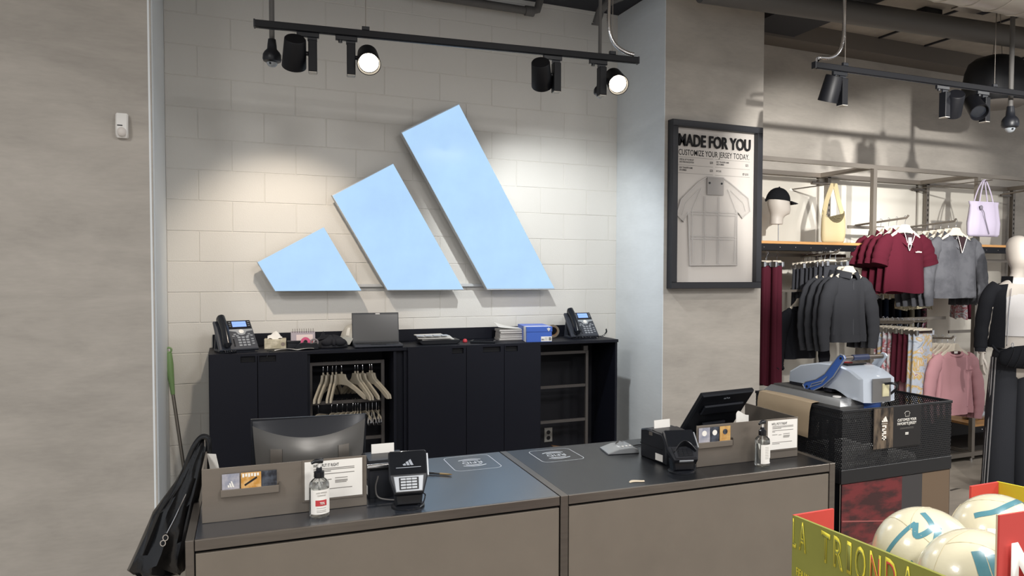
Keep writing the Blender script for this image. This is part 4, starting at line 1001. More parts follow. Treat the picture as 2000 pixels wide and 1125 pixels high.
tg = B(0.325, 0.475, fy-0.024, fy-0.018, 0.712, 0.845).build('hanging_plate', mat('grey_acrylic', '#a6a19d', 0.08, spec=0.9, alpha=0.75), jr)
for x in (0.345, 0.455): MB().lathe([(0, 0), (0.008, 0), (0.008, 0.004), (0, 0.004)], (x, fy-0.024, 0.80), 12, axis='-y').build('screw', M_BLACKPL, tg)

# ================================================================ basket cart with heat press
M_MESHM = bpy.data.materials.new('perforated_black_metal'); M_MESHM.use_nodes = True
def perforate(m):
    nt = m.node_tree; b = nt.nodes['Principled BSDF']; out = nt.nodes['Material Output']
    b.inputs['Base Color'].default_value = lin('#1e1f22'); b.inputs['Roughness'].default_value = 0.45
    tc = nt.nodes.new('ShaderNodeTexCoord'); sp = nt.nodes.new('ShaderNodeSeparateXYZ'); nt.links.new(tc.outputs['Object'], sp.inputs[0])
    def mth(op, a, b_=None, c=None):
        n = nt.nodes.new('ShaderNodeMath'); n.operation = op
        for i, x in enumerate((a, b_, c)):
            if x is None: continue
            if isinstance(x, (int, float)): n.inputs[i].default_value = x
            else: nt.links.new(x, n.inputs[i])
        return n.outputs[0]
    p = 0.0112
    u = mth('DIVIDE', mth('ADD', sp.outputs[0], sp.outputs[1]), p); v = mth('DIVIDE', sp.outputs[2], p*1.732)
    def d2(a, b_):
        fx = mth('SUBTRACT', mth('FRACT', a), 0.5); fz = mth('MULTIPLY', mth('SUBTRACT', mth('FRACT', b_), 0.5), 1.732)
        return mth('ADD', mth('MULTIPLY', fx, fx), mth('MULTIPLY', fz, fz))
    d = mth('MINIMUM', d2(u, v), d2(mth('ADD', u, 0.5), mth('ADD', v, 0.5)))
    hole = mth('LESS_THAN', d, 0.33**2)
    tr = nt.nodes.new('ShaderNodeBsdfTransparent'); mx = nt.nodes.new('ShaderNodeMixShader')
    nt.links.new(hole, mx.inputs[0]); nt.links.new(b.outputs[0], mx.inputs[1]); nt.links.new(tr.outputs[0], mx.inputs[2]); nt.links.new(mx.outputs[0], out.inputs[0])
perforate(M_MESHM)
BX0, BX1, BY0, BY1, BZ0, BZ1 = 2.722, 3.435, -3.035, -2.40, 0.815, 1.150
t = thing('basket_cart', 'black perforated metal basket cart right of the counter', 'cart', (BX0, BY0, 0))
w_, d_ = BX1-BX0, BY1-BY0
for (x0, x1, y0, y1) in [(0, w_, 0, 0.002), (0, w_, d_-0.002, d_), (0, 0.002, 0.002, d_-0.002), (w_-0.002, w_, 0.002, d_-0.002)]:
    B(x0, x1, y0, y1, BZ0+0.055, BZ1-0.012).build('mesh_panel', M_MESHM, t)
M_BASK = mat('basket_black', '#1b1c1f', 0.4)
for (x0, x1, y0, y1) in [(-0.004, w_+0.004, -0.004, 0.006), (-0.004, w_+0.004, d_-0.006, d_+0.004), (-0.004, 0.006, 0.006, d_-0.006), (w_-0.006, w_+0.004, 0.006, d_-0.006)]:
    MB().box(x0, x1, y0, y1, BZ1-0.014, BZ1, bev=0.002).build('rim', M_BASK, t)
    MB().box(x0, x1, y0, y1, BZ0-0.008, BZ0+0.057, bev=0.002).build('bottom_band', M_BASK, t)
B(0.006, w_-0.006, 0.006, d_-0.006, BZ0, BZ0+0.012).build('basket_floor', M_BASK, t)
B(0.03, w_-0.30, 0.10, d_-0.03, 1.08, 1.10).build('press_shelf', M_BASK, t)
for x in (0.04, w_-0.33):
    for y in (0.11, d_-0.08): B(x, x+0.02, y, y+0.02, BZ0+0.012, 1.08).build('shelf_leg', M_BASK, t)
bs = B(0.0, w_, 0.004, d_-0.01, 0.03, BZ0-0.008).build('cart_body', mat('cart_black', '#141519', 0.25), t)
# printed front: red pitch print, charcoal band, tan strip
def redprint():
    m = mat('red_pitch_print', '#6e2a2e', 0.3, c2='#3a2023', vscale=7, stretch=(1, 1, 2.5)); return m
B(0.006, 0.385, 0.0, 0.0035, 0.10, BZ0-0.012).build('print_panel', redprint(), t)
MB().prism([(0.385, 0.10), (0.52, 0.10), (0.52, BZ0-0.012), (0.385, BZ0-0.012)], 0.0, 0.0035).build('print_panel', mat('charcoal_print', '#3b3a3c', 0.3), t)
B(0.52, w_-0.004, 0.0, 0.0035, 0.10, BZ0-0.012).build('print_panel', mat('tan_print', '#6a5948', 0.35), t)
MB().prism([(0.01, 0.63), (0.38, 0.585), (0.38, 0.590), (0.01, 0.636)], -0.0004, 0.0).build('print_line', mat('pale_red_line', '#a05a58', 0.4), t)
MB().prism([(0.01, 0.44), (0.30, 0.50), (0.30, 0.53), (0.01, 0.475)], -0.0004, 0.0).build('print_line', mat('dusty_rose', '#7d5250', 0.4), t)
B(-0.003, 0.0, 0.004, 0.006, 0.03, BZ0-0.01).build('edge_strip', M_ALU, t); B(w_-0.002, w_+0.002, 0.0, 0.004, 0.03, BZ0-0.01).build('edge_strip', M_ALU, t)
# folded white jerseys lying in the basket, seen through the holes
for i, (x, y, z, r_) in enumerate([(2.80, -2.96, 0.829, 4), (2.82, -2.94, 0.875, -5), (3.08, -2.97, 0.829, 8)]):
    j_ = thing('folded_jersey', ['folded white jersey at the bottom left of the mesh basket', 'folded white jersey on top of another inside the mesh basket', 'folded white jersey at the right inside the mesh basket'][i], 'jersey', (x, y, z), math.radians(r_), 'folded jerseys in the basket')
    MB().box(0, 0.24, 0, 0.30, 0, 0.044, bev=0.012).build('folded_body', mat('white_jersey_cloth', '#e4e4e2', 0.8), j_); B(0.08, 0.16, -0.004, 0.0, 0.008, 0.03).build('collar_fold', mat('jersey_grey', '#9a9da3', 0.8), j_)
# sign plate on the basket
t = thing('basket_sign', 'dark CUSTOMIZE YOUR FAVORITE JERSEY plate on the mesh basket', 'sign', (2.906, BY0-0.0045, 0.951))
MB().box(0, 0.31, -0.004, 0, 0, 0.196, bev=0.0008).build('plate', mat('dark_plate', '#1f1e1f', 0.4), t)
B(0.002, 0.125, -0.0046, -0.004, 0.002, 0.194).build('photo_print', mat('streaky_print', '#241f1c', 0.5, c2='#6b5d4e', vscale=9, stretch=(3, 1, 0.7)), t)
for i, h_ in enumerate((0.012, 0.021, 0.030)):
    x = 0.054+i*0.0125
    MB().prism([(x, 0.128), (x+0.0105, 0.128), (x+0.0105-h_*0.45+0.001, 0.128+h_*0.9), (x+0.0105-h_*0.45-0.008, 0.128+h_*0.68)] if i else [(x, 0.128), (x+0.0105, 0.128), (x+0.006, 0.137), (x-0.003, 0.133)], -0.0052, -0.0046).build('logo_bar', M_WHITEINK, t)
B(0.050, 0.088, -0.0052, -0.0046, 0.119, 0.1205).build('rule_line', M_WHITEINK, t)
def ring_digit(z0, kind):
    mb = MB()
    segs = {'2': [(0, 1, 0.028, 0.034), (0.7, 1, 0.014, 0.028), (0, 1, 0.013, 0.019), (0, 0.3, 0.0, 0.014), (0, 1, 0.0, 0.006)], '6': [(0, 1, 0.028, 0.034), (0, 0.3, 0.0, 0.03), (0, 1, 0.013, 0.019), (0.7, 1, 0.0, 0.014), (0, 1, 0.0, 0.006)]}[kind]
    for a, b, c, d in segs: mb.box(0.055+a*0.026, 0.055+b*0.026, -0.0052, -0.0046, z0+c, z0+d)
    mb.build('emblem_digit', M_WHITEINK, t)
ring_digit(0.078, '2'); ring_digit(0.042, '6')
text('CUSTOMIZE YOUR', 'plate_print', M_WHITEINK, t, (0.215, -0.0046, 0.122), h=0.0125, w=0.125, bold=0.02, ext=0.0005, align='CENTER')
text('FAVORITE JERSEY', 'plate_print', M_WHITEINK, t, (0.215, -0.0046, 0.104), h=0.0125, w=0.125, bold=0.02, ext=0.0005, align='CENTER')
for z in (0.090, 0.085): B(0.17, 0.26, -0.0051, -0.0046, z, z+0.0012).build('print_line', M_GREYINK, t)
T([(0.198, -0.005, 0.158), (0.203, -0.005, 0.165), (0.21, -0.005, 0.168), (0.222, -0.005, 0.168), (0.229, -0.005, 0.165), (0.234, -0.005, 0.158), (0.229, -0.005, 0.156), (0.229, -0.005, 0.144), (0.203, -0.005, 0.144), (0.203, -0.005, 0.156)], 0.0008, 5, closed=True).build('shirt_icon', M_WHITEINK, t)
MB().box(0.205, 0.226, -0.0051, -0.0046, 0.056, 0.060).box(0.205, 0.226, -0.0051, -0.0046, 0.062, 0.067).build('small_mark', M_WHITEINK, t)
# kraft sheet draped over the rim
def kraft(u, v):
    y = -2.44-0.40*u
    s_ = v*0.34
    if s_ < 0.10: return (2.82-s_, y, 1.156+0.02*math.sin(3*u)*(0.1-s_)*4)
    k = s_-0.10
    return (2.716-0.012*math.sin(min(1, k*12)*PI/2)+0.01*math.sin(4*u)*k*3, y+0.03*k, 1.158-k*0.72)
tag(MB().sheet(kraft, 12, 16, 0.001).build('kraft_paper', mat('kraft_paper', '#a8957b', 0.65, var=0.05)), 'tan parchment sheet draped over the left rim of the basket', 'paper')

# heat press
M_PRESS = mat('pearl_white_press', '#c3ccd8', 0.28, 0.25, coat=0.4)
M_PRESSG = mat('press_grey_metal', '#8d8c8b', 0.32, 0.75)
M_PBLUE = mat('press_blue', '#3a5ea8', 0.4)
t = thing('heat_press', 'white heat press with blue lever standing in the mesh basket', 'heat press', (2.90, -2.70, 1.1005))
def yz(P): return [(y+2.70, z-1.1005) for y, z in P]
# base with bevelled shoulders
R_ = []
for z, e in ((1.1005, 0.0), (1.155, 0.004), (1.168, 0.014), (1.186, 0.03)):
    R_.append([(x, y, z-1.1005) for x, y in [(-0.145+e, -0.285+e), (0.145-e, -0.285+e), (0.145-e, 0.285-e), (-0.145+e, 0.285-e)]])
MB().loft(R_).build('base', M_PRESSG, t, 20)
B(-0.10, 0.10, -0.06, 0.25, 0.0855, 0.092).build('lower_pad', mat('press_pad', '#4b4a49', 0.7), t)
B(-0.150, -0.143, 0.175, 0.195, 0.02, 0.05).build('warning_label', mat('yellow_label', '#d8cf3a', 0.5), t)
MB().lathe([(0, 0), (0.02, 0), (0.02, 0.004), (0, 0.004)], (-0.085, -0.20, 0.0855), 18).build('base_cap', M_WHITE, t)
# head: side profile swept across, narrower at the top
prof = yz([(-2.496, 1.206), (-2.502, 1.262), (-2.585, 1.305), (-2.725, 1.333), (-2.867, 1.338), (-2.96, 1.318), (-3.03, 1.285), (-3.035, 1.172), (-2.955, 1.178), (-2.90, 1.200), (-2.86, 1.210)])
R_ = []
for x, k in ((-0.05, 0.90), (-0.042, 0.97), (0.0, 1.0), (0.11, 1.0), (0.155, 0.97), (0.165, 0.90)):
    zc, yc = 0.15, -0.05
    R_.append([(x, yc+(y-yc)*k, zc+(z-zc)*k) for y, z in prof])
MB().loft(R_).build('head_cover', M_PRESS, t, 25)
B(-0.045, 0.15, -0.12, 0.19, 0.094, 0.108).build('upper_platen', mat('platen_dark', '#33333a', 0.4, 0.6), t)
for x, y in ((-0.04, -0.06), (0.12, -0.06), (-0.04, 0.17)): MB().cyl((x, y, 0.108), (x, y, 0.15), 0.007, n=10).build('guide_bolt', M_CHROME, t)
B(0.0, 0.115, -0.341, -0.336, 0.075, 0.185).build('rear_plate', M_PRESSG, t)
B(0.06, 0.10, -0.345, -0.341, 0.10, 0.16).build('rear_label', mat('pale_label', '#c9c3a0', 0.6), t)
MB().cyl((0.055, -0.27, 0.03), (0.055, -0.27, 0.078), 0.05, n=24).build('swivel_collar', M_PBLUE, t)
MB().cyl((0.055, -0.27, 0.0), (0.055, -0.27, 0.032), 0.038, n=24).build('swivel_post', M_CHROME, t)
MB().tube(arc([(0.075, -0.342, 0.16), (0.09, -0.38, 0.165), (0.12, -0.37, 0.14), (0.14, -0.30, 0.08), (0.20, -0.28, 0.0)], 8), 0.006, 8).build('power_cord', M_BLACKPL, t)
B(-0.02, 0.10, -0.20, -0.12, 0.236, 0.242).build('control_panel', M_BLACKPL, t); B(0.0, 0.03, -0.18, -0.15, 0.242, 0.246).build('red_button', mat('red_button', '#b9373a', 0.4), t)
lev = yz([(-2.925, 1.388), (-2.905, 1.392), (-2.885, 1.378), (-2.80, 1.285), (-2.74, 1.25), (-2.665, 1.228), (-2.645, 1.210), (-2.665, 1.186), (-2.70, 1.180), (-2.79, 1.222), (-2.86, 1.278), (-2.92, 1.355), (-2.935, 1.375)])
MB().prism(lev, -0.072, -0.062, axis='x', bev=0.002).build('blue_lever', M_PBLUE, t, 25)
T([(-0.073, y, z) for y, z in lev], 0.003, 6, closed=True).build('lever_edge', M_SILVER, t)
T([(-0.0735, y, z) for y, z in yz([(-2.70, 1.205), (-2.71, 1.222), (-2.78, 1.245), (-2.82, 1.275), (-2.78, 1.235)])], 0.0025, 6, closed=True).build('lever_slot', M_SILVER, t)
for y, z in ((-2.908, 1.373), (-2.675, 1.205), (-2.695, 1.193)):
    MB().cyl((-0.076, y+2.70, z-1.1005), (-0.062, y+2.70, z-1.1005), 0.006, n=10).build('bolt', M_BLACKPL, t)
MB().prism([(y-0.0, z) for y, z in lev], 0.195, 0.205, axis='x', bev=0.002).build('right_lever', M_PRESS, t, 25)
T([(-0.066, -0.208, 0.272), (0.2, -0.208, 0.272)], 0.011, 12).build('crossbar', M_STEEL, t); T([(0.0, -0.208, 0.272), (0.10, -0.208, 0.272)], 0.0145, 12).build('bar_grip', mat('navy_grip', '#2a3350', 0.5), t)
# ================================================================ wall fixture with clothes
M_FIX = mat('fixture_metal', '#857e76', 0.42, 0.6, var=0.06, vscale=3)
FX = [3.95, 5.248, 6.546, 7.85]
FY, FT = -0.72, 2.705
t = thing('shop_fixture', 'tall grey metal shop fixture along the right wall', 'shop fixture', (0, 0, 0))
for x in FX:
    B(x-0.02, x+0.02, FY-0.02, FY+0.02, 0.03, FT).build('front_post', M_FIX, t)
    MB().cyl((x, FY, 0), (x, FY, 0.03), 0.012, n=10).build('levelling_foot', M_CHROME, t)
    up_ = B(x+0.07, x+0.11, -0.085, -0.045, 0.0, FT-0.03).build('rear_upright', M_FIX, t)
    for i in range(34):
        z = 0.9+i*0.05
        B(x+0.085, x+0.095, -0.0865, -0.085, z, z+0.024).build('slot', M_GAP, up_)
    B(x-0.02, x+0.02, FY+0.02, -0.045, FT-0.04, FT).build('side_rail', M_FIX, t)
    B(x-0.02, x+0.02, FY+0.02, -0.045, 0.05, 0.09).build('side_rail', M_FIX, t)
    MB().box(x-0.10, x+0.07, -0.075, -0.055, FT-0.10, FT-0.08).build('wall_bracket', M_STEEL, t)
for a, b in zip(FX[:-1], FX[1:]):
    B(a+0.02, b-0.02, FY-0.02, FY+0.015, FT-0.035, FT).build('front_rail', M_FIX, t)
    B(a+0.02, b-0.02, -0.085, -0.055, FT-0.04, FT).build('rear_rail', M_FIX, t)
    B(a+0.02, b-0.02, FY-0.02, FY+0.015, 0.05, 0.09).build('base_rail', M_FIX, t)
    B(max(a, 4.05)+0.02, b-0.02, -0.030, -0.012, 0.30, FT-0.03).build('back_panel', mat('fixture_back_panel', '#d2cec4', 0.7), t)
    B(a+0.02, b-0.02, FY+0.02, -0.10, 0.05, 0.07).build('base_panel', mat('fixture_base', '#4d4a47', 0.6), t)
    B(a+0.02, b-0.02, -0.10, -0.09, 0.07, 0.30).build('kick_panel', MATS['fixture_base'], t)
def xbar(x0, x1, y, z, r=0.012): B(x0, x1, y-0.008, y+0.008, z-0.014, z+0.014).build('hanging_bar', M_FIX, t)
xbar(3.97, 5.23, -0.42, 1.925); xbar(5.27, 6.52, -0.40, 2.19); xbar(5.27, 6.52, -0.42, 1.34); xbar(6.57, 7.83, -0.42, 1.90); xbar(6.57, 7.83, -0.42, 1.2); xbar(5.27, 6.52, -0.20, 1.62)
def arm(x, z, y1=-1.02, y0=-0.40, dz=0.05):
    MB().tube([(x, y0, z-dz*0.4), (x, y1+0.02, z+dz*0.3), (x, y1, z+dz*0.3+0.02)], 0.009, 8).build('faceout_arm', M_FIX, t)
for x, z in [(5.36, 2.225), (5.93, 2.215), (4.745, 1.875), (4.74, 1.93), (5.45, 1.335), (5.93, 1.19)]: arm(x, z, -1.0 if z != 1.93 else -0.86)
def wood_shelf(x0, x1, y0, y1, z, label):
    s_ = thing('wood_shelf', label, 'shelf', (x0, y0, z))
    MB().box(0, x1-x0, 0, y1-y0, -0.022, 0, bev=0.002).build('board', M_WOOD, s_)
    B(0.0, x1-x0, 0.004, 0.03, -0.075, -0.022).build('front_apron', M_BLACK, s_); B(0, x1-x0, y1-y0-0.03, y1-y0-0.004, -0.06, -0.022).build('rear_apron', M_BLACK, s_)
    n = int((x1-x0)/0.16)
    for i in range(n): MB().ball((0.10+i*0.16, 0.003, -0.05), 0.005, n=8, m=6).build('rivet', M_CHROME, s_)
wood_shelf(3.975, 5.225, -0.735, -0.10, 2.03, 'oak shelf with black apron holding the capped head and cream bag')
wood_shelf(6.572, 7.82, -0.735, -0.10, 2.045, 'oak shelf with black apron behind the mannequin head')
wood_shelf(6.572, 7.82, -0.735, -0.10, 0.345, 'low oak shelf near the floor with silver pouches')

# ---- garment builders (origin = point on the bar)
M_HG = mat('cream_hanger', '#cfc6b6', 0.5)
def cloth(name, c, **k): return mat(name, c, 0.9, bump=0.25, bscale=160, spec=0.15, **k)
def garment_hanger(loc, rz, label, w_=0.36, group=None):
    h = thing('clothes_hanger', label, 'hanger', loc, rz, group)
    T(arc([(0, 0, -0.07), (0, 0, -0.045), (0.004, 0, -0.025), (0.017, 0, -0.010), (0.011, 0, 0.006), (0, 0, 0.010), (-0.011, 0, 0.002)], 3), 0.002, 6).build('hook', M_CHROME, h)
    a = w_/2
    Q = [(0, -0.062), (0.045, -0.066), (0.055, -0.085), (0.075, -0.105), (a*0.75, -0.135), (a, -0.165), (a, -0.18), (a*0.7, -0.165), (0.06, -0.135), (0, -0.13)]
    MB().prism(Q+[(-x, z) for x, z in Q[::-1] if x > 0], -0.008, 0.008, bev=0.003).build('shoulder_bar', M_HG, h, 30)
    return h
def top(kind, loc, rz, label, m, W=0.46, L=0.55, sleeve='short', collar='band', zn=-0.115, group=None, seed=0, depth=0.055, extra=None, trim_m=None):
    if seed % 10: depth = min(depth, 0.032)
    g = thing(kind, label, kind.replace('_', ' ').split()[-1] if kind != 'half_zip_polo' else 'shirt', loc, rz, group)
    r_ = random.Random(seed); ph = r_.uniform(0, 6)
    N = 36; rings = []
    sl = 0.055
    prof = [(0, 0.98, 1.0), (0.06, 1.0, 1.0), (0.25, 0.95, 1.0), (0.5, 0.90, 1.0), (0.72, 0.90, 1.0), (0.84, 0.97, 0.95), (0.90, 0.99, 0.85)]
    zt = zn-0.02
    for f, kw, kd in prof:
        z = zt-L+L*f; fold = (1-f)*0.34+0.06
        ring = []
        for k in range(N):
            th = 2*PI*k/N; c, s_ = math.cos(th), math.sin(th)
            x = W/2*kw*(abs(c)**0.7)*(1 if c > 0 else -1)
            y = depth*kd*s_*(1+fold*math.sin(5*th+ph)+fold*0.6*math.sin(9*th+2*ph+3*f))
            ring.append((x, y, z-(0.012*math.sin(3*th+ph) if f == 0 else 0)))
        rings.append(ring)
    # shoulders rising to the neck
    for f in (0.25, 0.5, 0.75, 1.0):
        hw = W/2*0.97*(1-f)+0.085*f; z = zt-L*0.10*(1-f)-sl*(1-f)*0.35
        rings.append([((hw*(abs(math.cos(2*PI*k/N))**0.75)*(1 if math.cos(2*PI*k/N) > 0 else -1)), depth*(0.85-0.15*f)*math.sin(2*PI*k/N), z-(0.03*f if math.sin(2*PI*k/N) < 0 and abs(math.cos(2*PI*k/N)) < 0.75 else 0)) for k in range(N)])
    MB().loft(rings, cap=False).build('body', m, g, 70)
    zs = zt-0.075
    for s in (-1, 1):
        if sleeve == 'short':
            P = [(s*(W/2-0.075), 0, zs+0.03), (s*(W/2-0.01), 0, zs-0.03), (s*(W/2+0.035), -0.005, zs-0.11), (s*(W/2+0.055), -0.01, zs-0.19)]; R__ = [0.055, 0.082, 0.084, 0.082]
        elif sleeve == 'long':
            P = [(s*(W/2-0.075), 0, zs+0.03), (s*(W/2-0.01), 0, zs-0.03), (s*(W/2+0.045), -0.005, zs-0.14), (s*(W/2+0.075), -0.012, zs-0.30), (s*(W/2+0.078), -0.018, zs-0.42), (s*(W/2+0.066), -0.016, zs-L*1.04)]; R__ = [0.05, 0.074, 0.070, 0.064, 0.056, 0.044]
        else: break
        P = arc(P, 5); R2 = []
        for i in range(len(P)):
            q = i/(len(P)-1)*(len(R__)-1); a = int(min(q, len(R__)-2)); R2.append((R__[a]+(R__[a+1]-R__[a])*(q-a))*(1+0.05*math.sin(i*1.9+ph)))
        sv = MB().tube(P, R2, 14, flat=0.55 if not seed % 10 else 0.4, upv=(1, 0, 0)).build('sleeve', m, g, 70)
        if sleeve == 'long':
            d = (P[-1]-P[-2]).normalized(); T([P[-1]-d*0.05, P[-1]+d*0.012], [0.047, 0.043], 14, flat=0.6, upv=(1, 0, 0)).build('cuff', trim_m or m, sv)
        else:
            d = (P[-1]-P[-2]).normalized(); T([P[-1]-d*0.03, P[-1]+d*0.004], [0.085, 0.0845], 14, flat=0.56, upv=(1, 0, 0)).build('cuff', trim_m or m, sv)
    # hem band
    if sleeve == 'long':
        MB().loft([[(x*1.012, y*1.1, zt-L+dz) for (x, y, z) in rings[0]] for dz in (-0.045, 0.016)], cap=False).build('hem_band', trim_m or m, g, 70)
    nk = 0.088
    if collar == 'band':
        MB().tube([(nk*math.cos(a), depth*0.72*math.sin(a), zt-0.005-(0.030 if math.sin(a) < 0 else 0.0)*abs(math.sin(a))) for a in [2*PI*k/24 for k in range(24)]], 0.012, 8, closed=True).build('neckband', trim_m or m, g)
    else:
        for s in (-1, 1):
            MB().sheet(lambda u, v: (s*(0.012+0.082*math.sin(u*PI*0.62)+0.022*v), -0.052+0.10*u*(0.5+0.5*u)-0.012*v, zt-0.115*(1-u)**1.3*(1 if collar == 'open' else 0.25)+0.045-0.052*v), 10, 5, 0.004).build('collar_wing', trim_m or m, g, 70)
        if collar == 'open':
            MB().prism([(-0.052, zt-0.012), (0.052, zt-0.012), (0.004, zt-0.15), (-0.004, zt-0.15)], -depth*0.95-0.006, -depth*0.95-0.002).build('open_placket', mat('inner_shadow_cloth', '#2a161c', 0.9), g)
            for s in (-1, 1):
                T([(s*0.062, -depth*0.98-0.012, zt+0.0), (s*0.036, -depth*1.02-0.010, zt-0.06), (0.002*s, -depth*1.02-0.008, zt-0.15)], 0.0022, 6).build('white_piping', M_PAPER, g)
        else:
            T([(0, -depth*1.03-0.004, zt-0.05), (0, -depth*1.12-0.003, zt-L*0.4), (0, -depth*1.15-0.004, zt-L)], 0.003, 6).build('zipper', mat('zip_grey', '#55565a', 0.4, 0.5), g)
    return g
def bottoms(kind, loc, rz, label, m, W=0.26, L=0.45, group=None, seed=0, legs=True, depth=0.03, cat='pants', stripe=None):
    g = thing(kind, label, cat, loc, rz, group)
    r_ = random.Random(seed+50); ph = r_.uniform(0, 6); N = 28
    zt = -0.115
    rings = []
    for f in (0, 0.08, 0.3, 0.6, 0.85, 0.93, 1.0):
        z = zt-L+L*f; fo = 0.55*(1-f)+0.15
        rings.append([(W/2*(1.12-0.16*f)*(abs(math.cos(2*PI*k/N))**0.8)*(1 if math.cos(2*PI*k/N) > 0 else -1), depth*math.sin(2*PI*k/N)*(1+fo*math.sin(4*2*PI*k/N+ph)), z+(0.012*math.cos(2*2*PI*k/N+ph) if f == 0 else 0)) for k in range(N)])
    MB().loft(rings, cap=True).build('cloth_body', m, g, 70)
    MB().loft([[(x*1.01, y*1.05, z) for x, y, z in rings[5]], [(x*1.01, y*1.05, z) for x, y, z in rings[6]]], cap=False).build('waistband', m, g, 70)
    if stripe:
        for s in (-0.012, 0, 0.012): B(W/2*0.75+s-0.003, W/2*0.75+s+0.003, -depth*1.2, -depth*1.15, zt-L*0.97, zt-0.03).build('stripe', stripe, g)
    h = MB().tube(arc([(0, 0, -0.075), (0, 0, -0.045), (0.004, 0, -0.025), (0.016, 0, -0.010), (0.010, 0, 0.006), (0, 0, 0.010), (-0.010, 0, 0.002)], 3), 0.002, 6)
    return g
def clip_for(loc, rz, label, group, w_=0.24):
    h = thing('trouser_hanger', label, 'hanger', loc, rz, group)
    T(arc([(0, 0, -0.075), (0, 0, -0.045), (0.004, 0, -0.025), (0.016, 0, -0.010), (0.010, 0, 0.006), (0, 0, 0.010), (-0.010, 0, 0.002)], 3), 0.0022, 6).build('hook', M_CHROME, h)
    B(-w_/2, w_/2, -0.006, 0.006, -0.088, -0.070, bev=0.002).build('bar', M_HG, h)
    for s in (-1, 1): B(s*w_*0.42-0.012, s*w_*0.42+0.012, -0.034, 0.034, -0.125, -0.080, bev=0.003).build('clip', M_CHROME, h)
    return h
ORD = ['front', 'second', 'third', 'fourth', 'fifth', 'sixth', 'seventh', 'eighth', 'ninth', 'rearmost']

def row(n, x, z, y0, dy, maker, hang, text_, rz=0):
    for i in range(n):
        j = rnd.uniform(-0.04, 0.04)
        o = maker((x+rnd.uniform(-0.008, 0.008), y0+dy*i, z+(-0.004*i)), rz+j, '%s %s' % (ORD[i], text_), i)
        if hang: hang((o.location.x, o.location.y, o.location.z), rz+j, 'pale hanger of the %s %s' % (ORD[i], text_.split(' on ')[0].split(' hanging')[0]), i)

# maroon polos
M_MAROON = cloth('maroon_knit', '#451320'); M_DKGREY = cloth('charcoal_jersey', '#333438'); M_WGREY = cloth('washed_grey_denim', '#595a5f', c2='#4a4b50', vscale=5)
M_PINK = cloth('dusty_pink_fleece', '#b88a90'); M_BLK = cloth('black_jersey', '#1e1f24'); M_MAR2 = cloth('maroon_jersey', '#4a1c28')
def polo(loc, rz, lb, i):
    o = top('half_zip_polo', loc, rz, lb, M_MAROON, 0.46, 0.50, 'short', 'open', group='maroon polo shirts', seed=i, depth=0.045)
    if i == 0:
        text('adidas', 'chest_logo', M_WHITEINK, o, (0.06, -0.062, -0.30), h=0.014, w=0.07, bold=0.02)
        B(-0.018, 0.018, -0.057, -0.0545, -0.235, -0.175).build('price_tag', M_PAPER, o)
        B(-0.016, 0.016, -0.030, -0.028, -0.165, -0.135).build('neck_label', M_INK, o)
    return o
row(4, 5.36, 2.248, -0.96, 0.085, polo, lambda l, r, lb, i: garment_hanger(l, r, lb, 0.34, 'hangers of the maroon polos'), 'maroon polo shirt on the faceout arm')
def dark_jacket(loc, rz, lb, i):
    o = top('zip_jacket', loc, rz, lb, M_DKGREY, 0.37, 0.50, 'long', 'stand', group='charcoal zip jackets', seed=10+i, depth=0.05)
    if i == 0: MB().lathe([(0, 0), (0.016, 0), (0.016, 0.001), (0, 0.001)], (0, -0.025, -0.15), 14, axis='-y').build('neck_label', M_PAPER, o)
    return o
row(4, 4.745, 1.895, -0.96, 0.075, dark_jacket, lambda l, r, lb, i: garment_hanger(l, r, lb, 0.32, 'hangers of the charcoal jackets'), 'charcoal zip jacket on the faceout arm')
def grey_jacket(loc, rz, lb, i):
    return top('bomber_jacket', loc, rz, lb, M_WGREY, 0.52, 0.50, 'long', 'open', group='washed grey jackets', seed=20+i, depth=0.06, trim_m=M_WGREY)
row(5, 5.96, 2.238, -0.97, 0.075, grey_jacket, lambda l, r, lb, i: garment_hanger(l, r, lb, 0.36, 'hangers of the grey jackets'), 'washed grey bomber jacket on the faceout arm')
def sweat(loc, rz, lb, i):
    o = top('sweatshirt', loc, rz, lb, M_PINK, 0.46, 0.50, 'long', 'band', group='dusty pink sweatshirts', seed=30+i, depth=0.055)
    if i == 0: text('adidas', 'chest_logo', mat('pink_print', '#8d646b', 0.8), o, (0.07, -0.070, -0.30), h=0.014, w=0.08, bold=0.02); B(-0.02, 0.02, -0.02, -0.018, -0.150, -0.130).build('neck_label', M_PAPER, o)
    return o
row(5, 5.94, 1.225, -1.00, 0.065, sweat, lambda l, r, lb, i: garment_hanger(l, r, lb, 0.36, 'hangers of the pink sweatshirts'), 'dusty pink sweatshirt on the low faceout arm')
# black shorts
row(8, 4.735, 1.955, -0.82, 0.055, lambda l, r, lb, i: bottoms('shorts', l, r, lb, cloth('charcoal_shorts', '#3a3b40'), 0.24, 0.42, 'black shorts', i, cat='shorts'), lambda l, r, lb, i: clip_for(l, r, lb, 'hangers of the black shorts'), 'pair of charcoal shorts hanging under the oak shelf')
# maroon trousers by the pillar
for i, (x, y) in enumerate([(4.27, -0.52), (4.33, -0.58), (4.31, -0.46)]):
    o = bottoms('trousers', (x, y, 1.945), math.radians(12*i), ['maroon trousers hanging closest to the pillar', 'maroon trousers hanging in front of the others by the pillar', 'maroon trousers hanging rearmost by the pillar'][i], M_MAR2, 0.10, 1.0, 'maroon trousers by the pillar', 60+i, depth=0.03)
    clip_for((x, y, 1.945), math.radians(12*i), ['hanger of the maroon trousers closest to the pillar', 'hanger of the front maroon trousers by the pillar', 'hanger of the rearmost maroon trousers by the pillar'][i], 'hangers of the maroon trousers', 0.10)
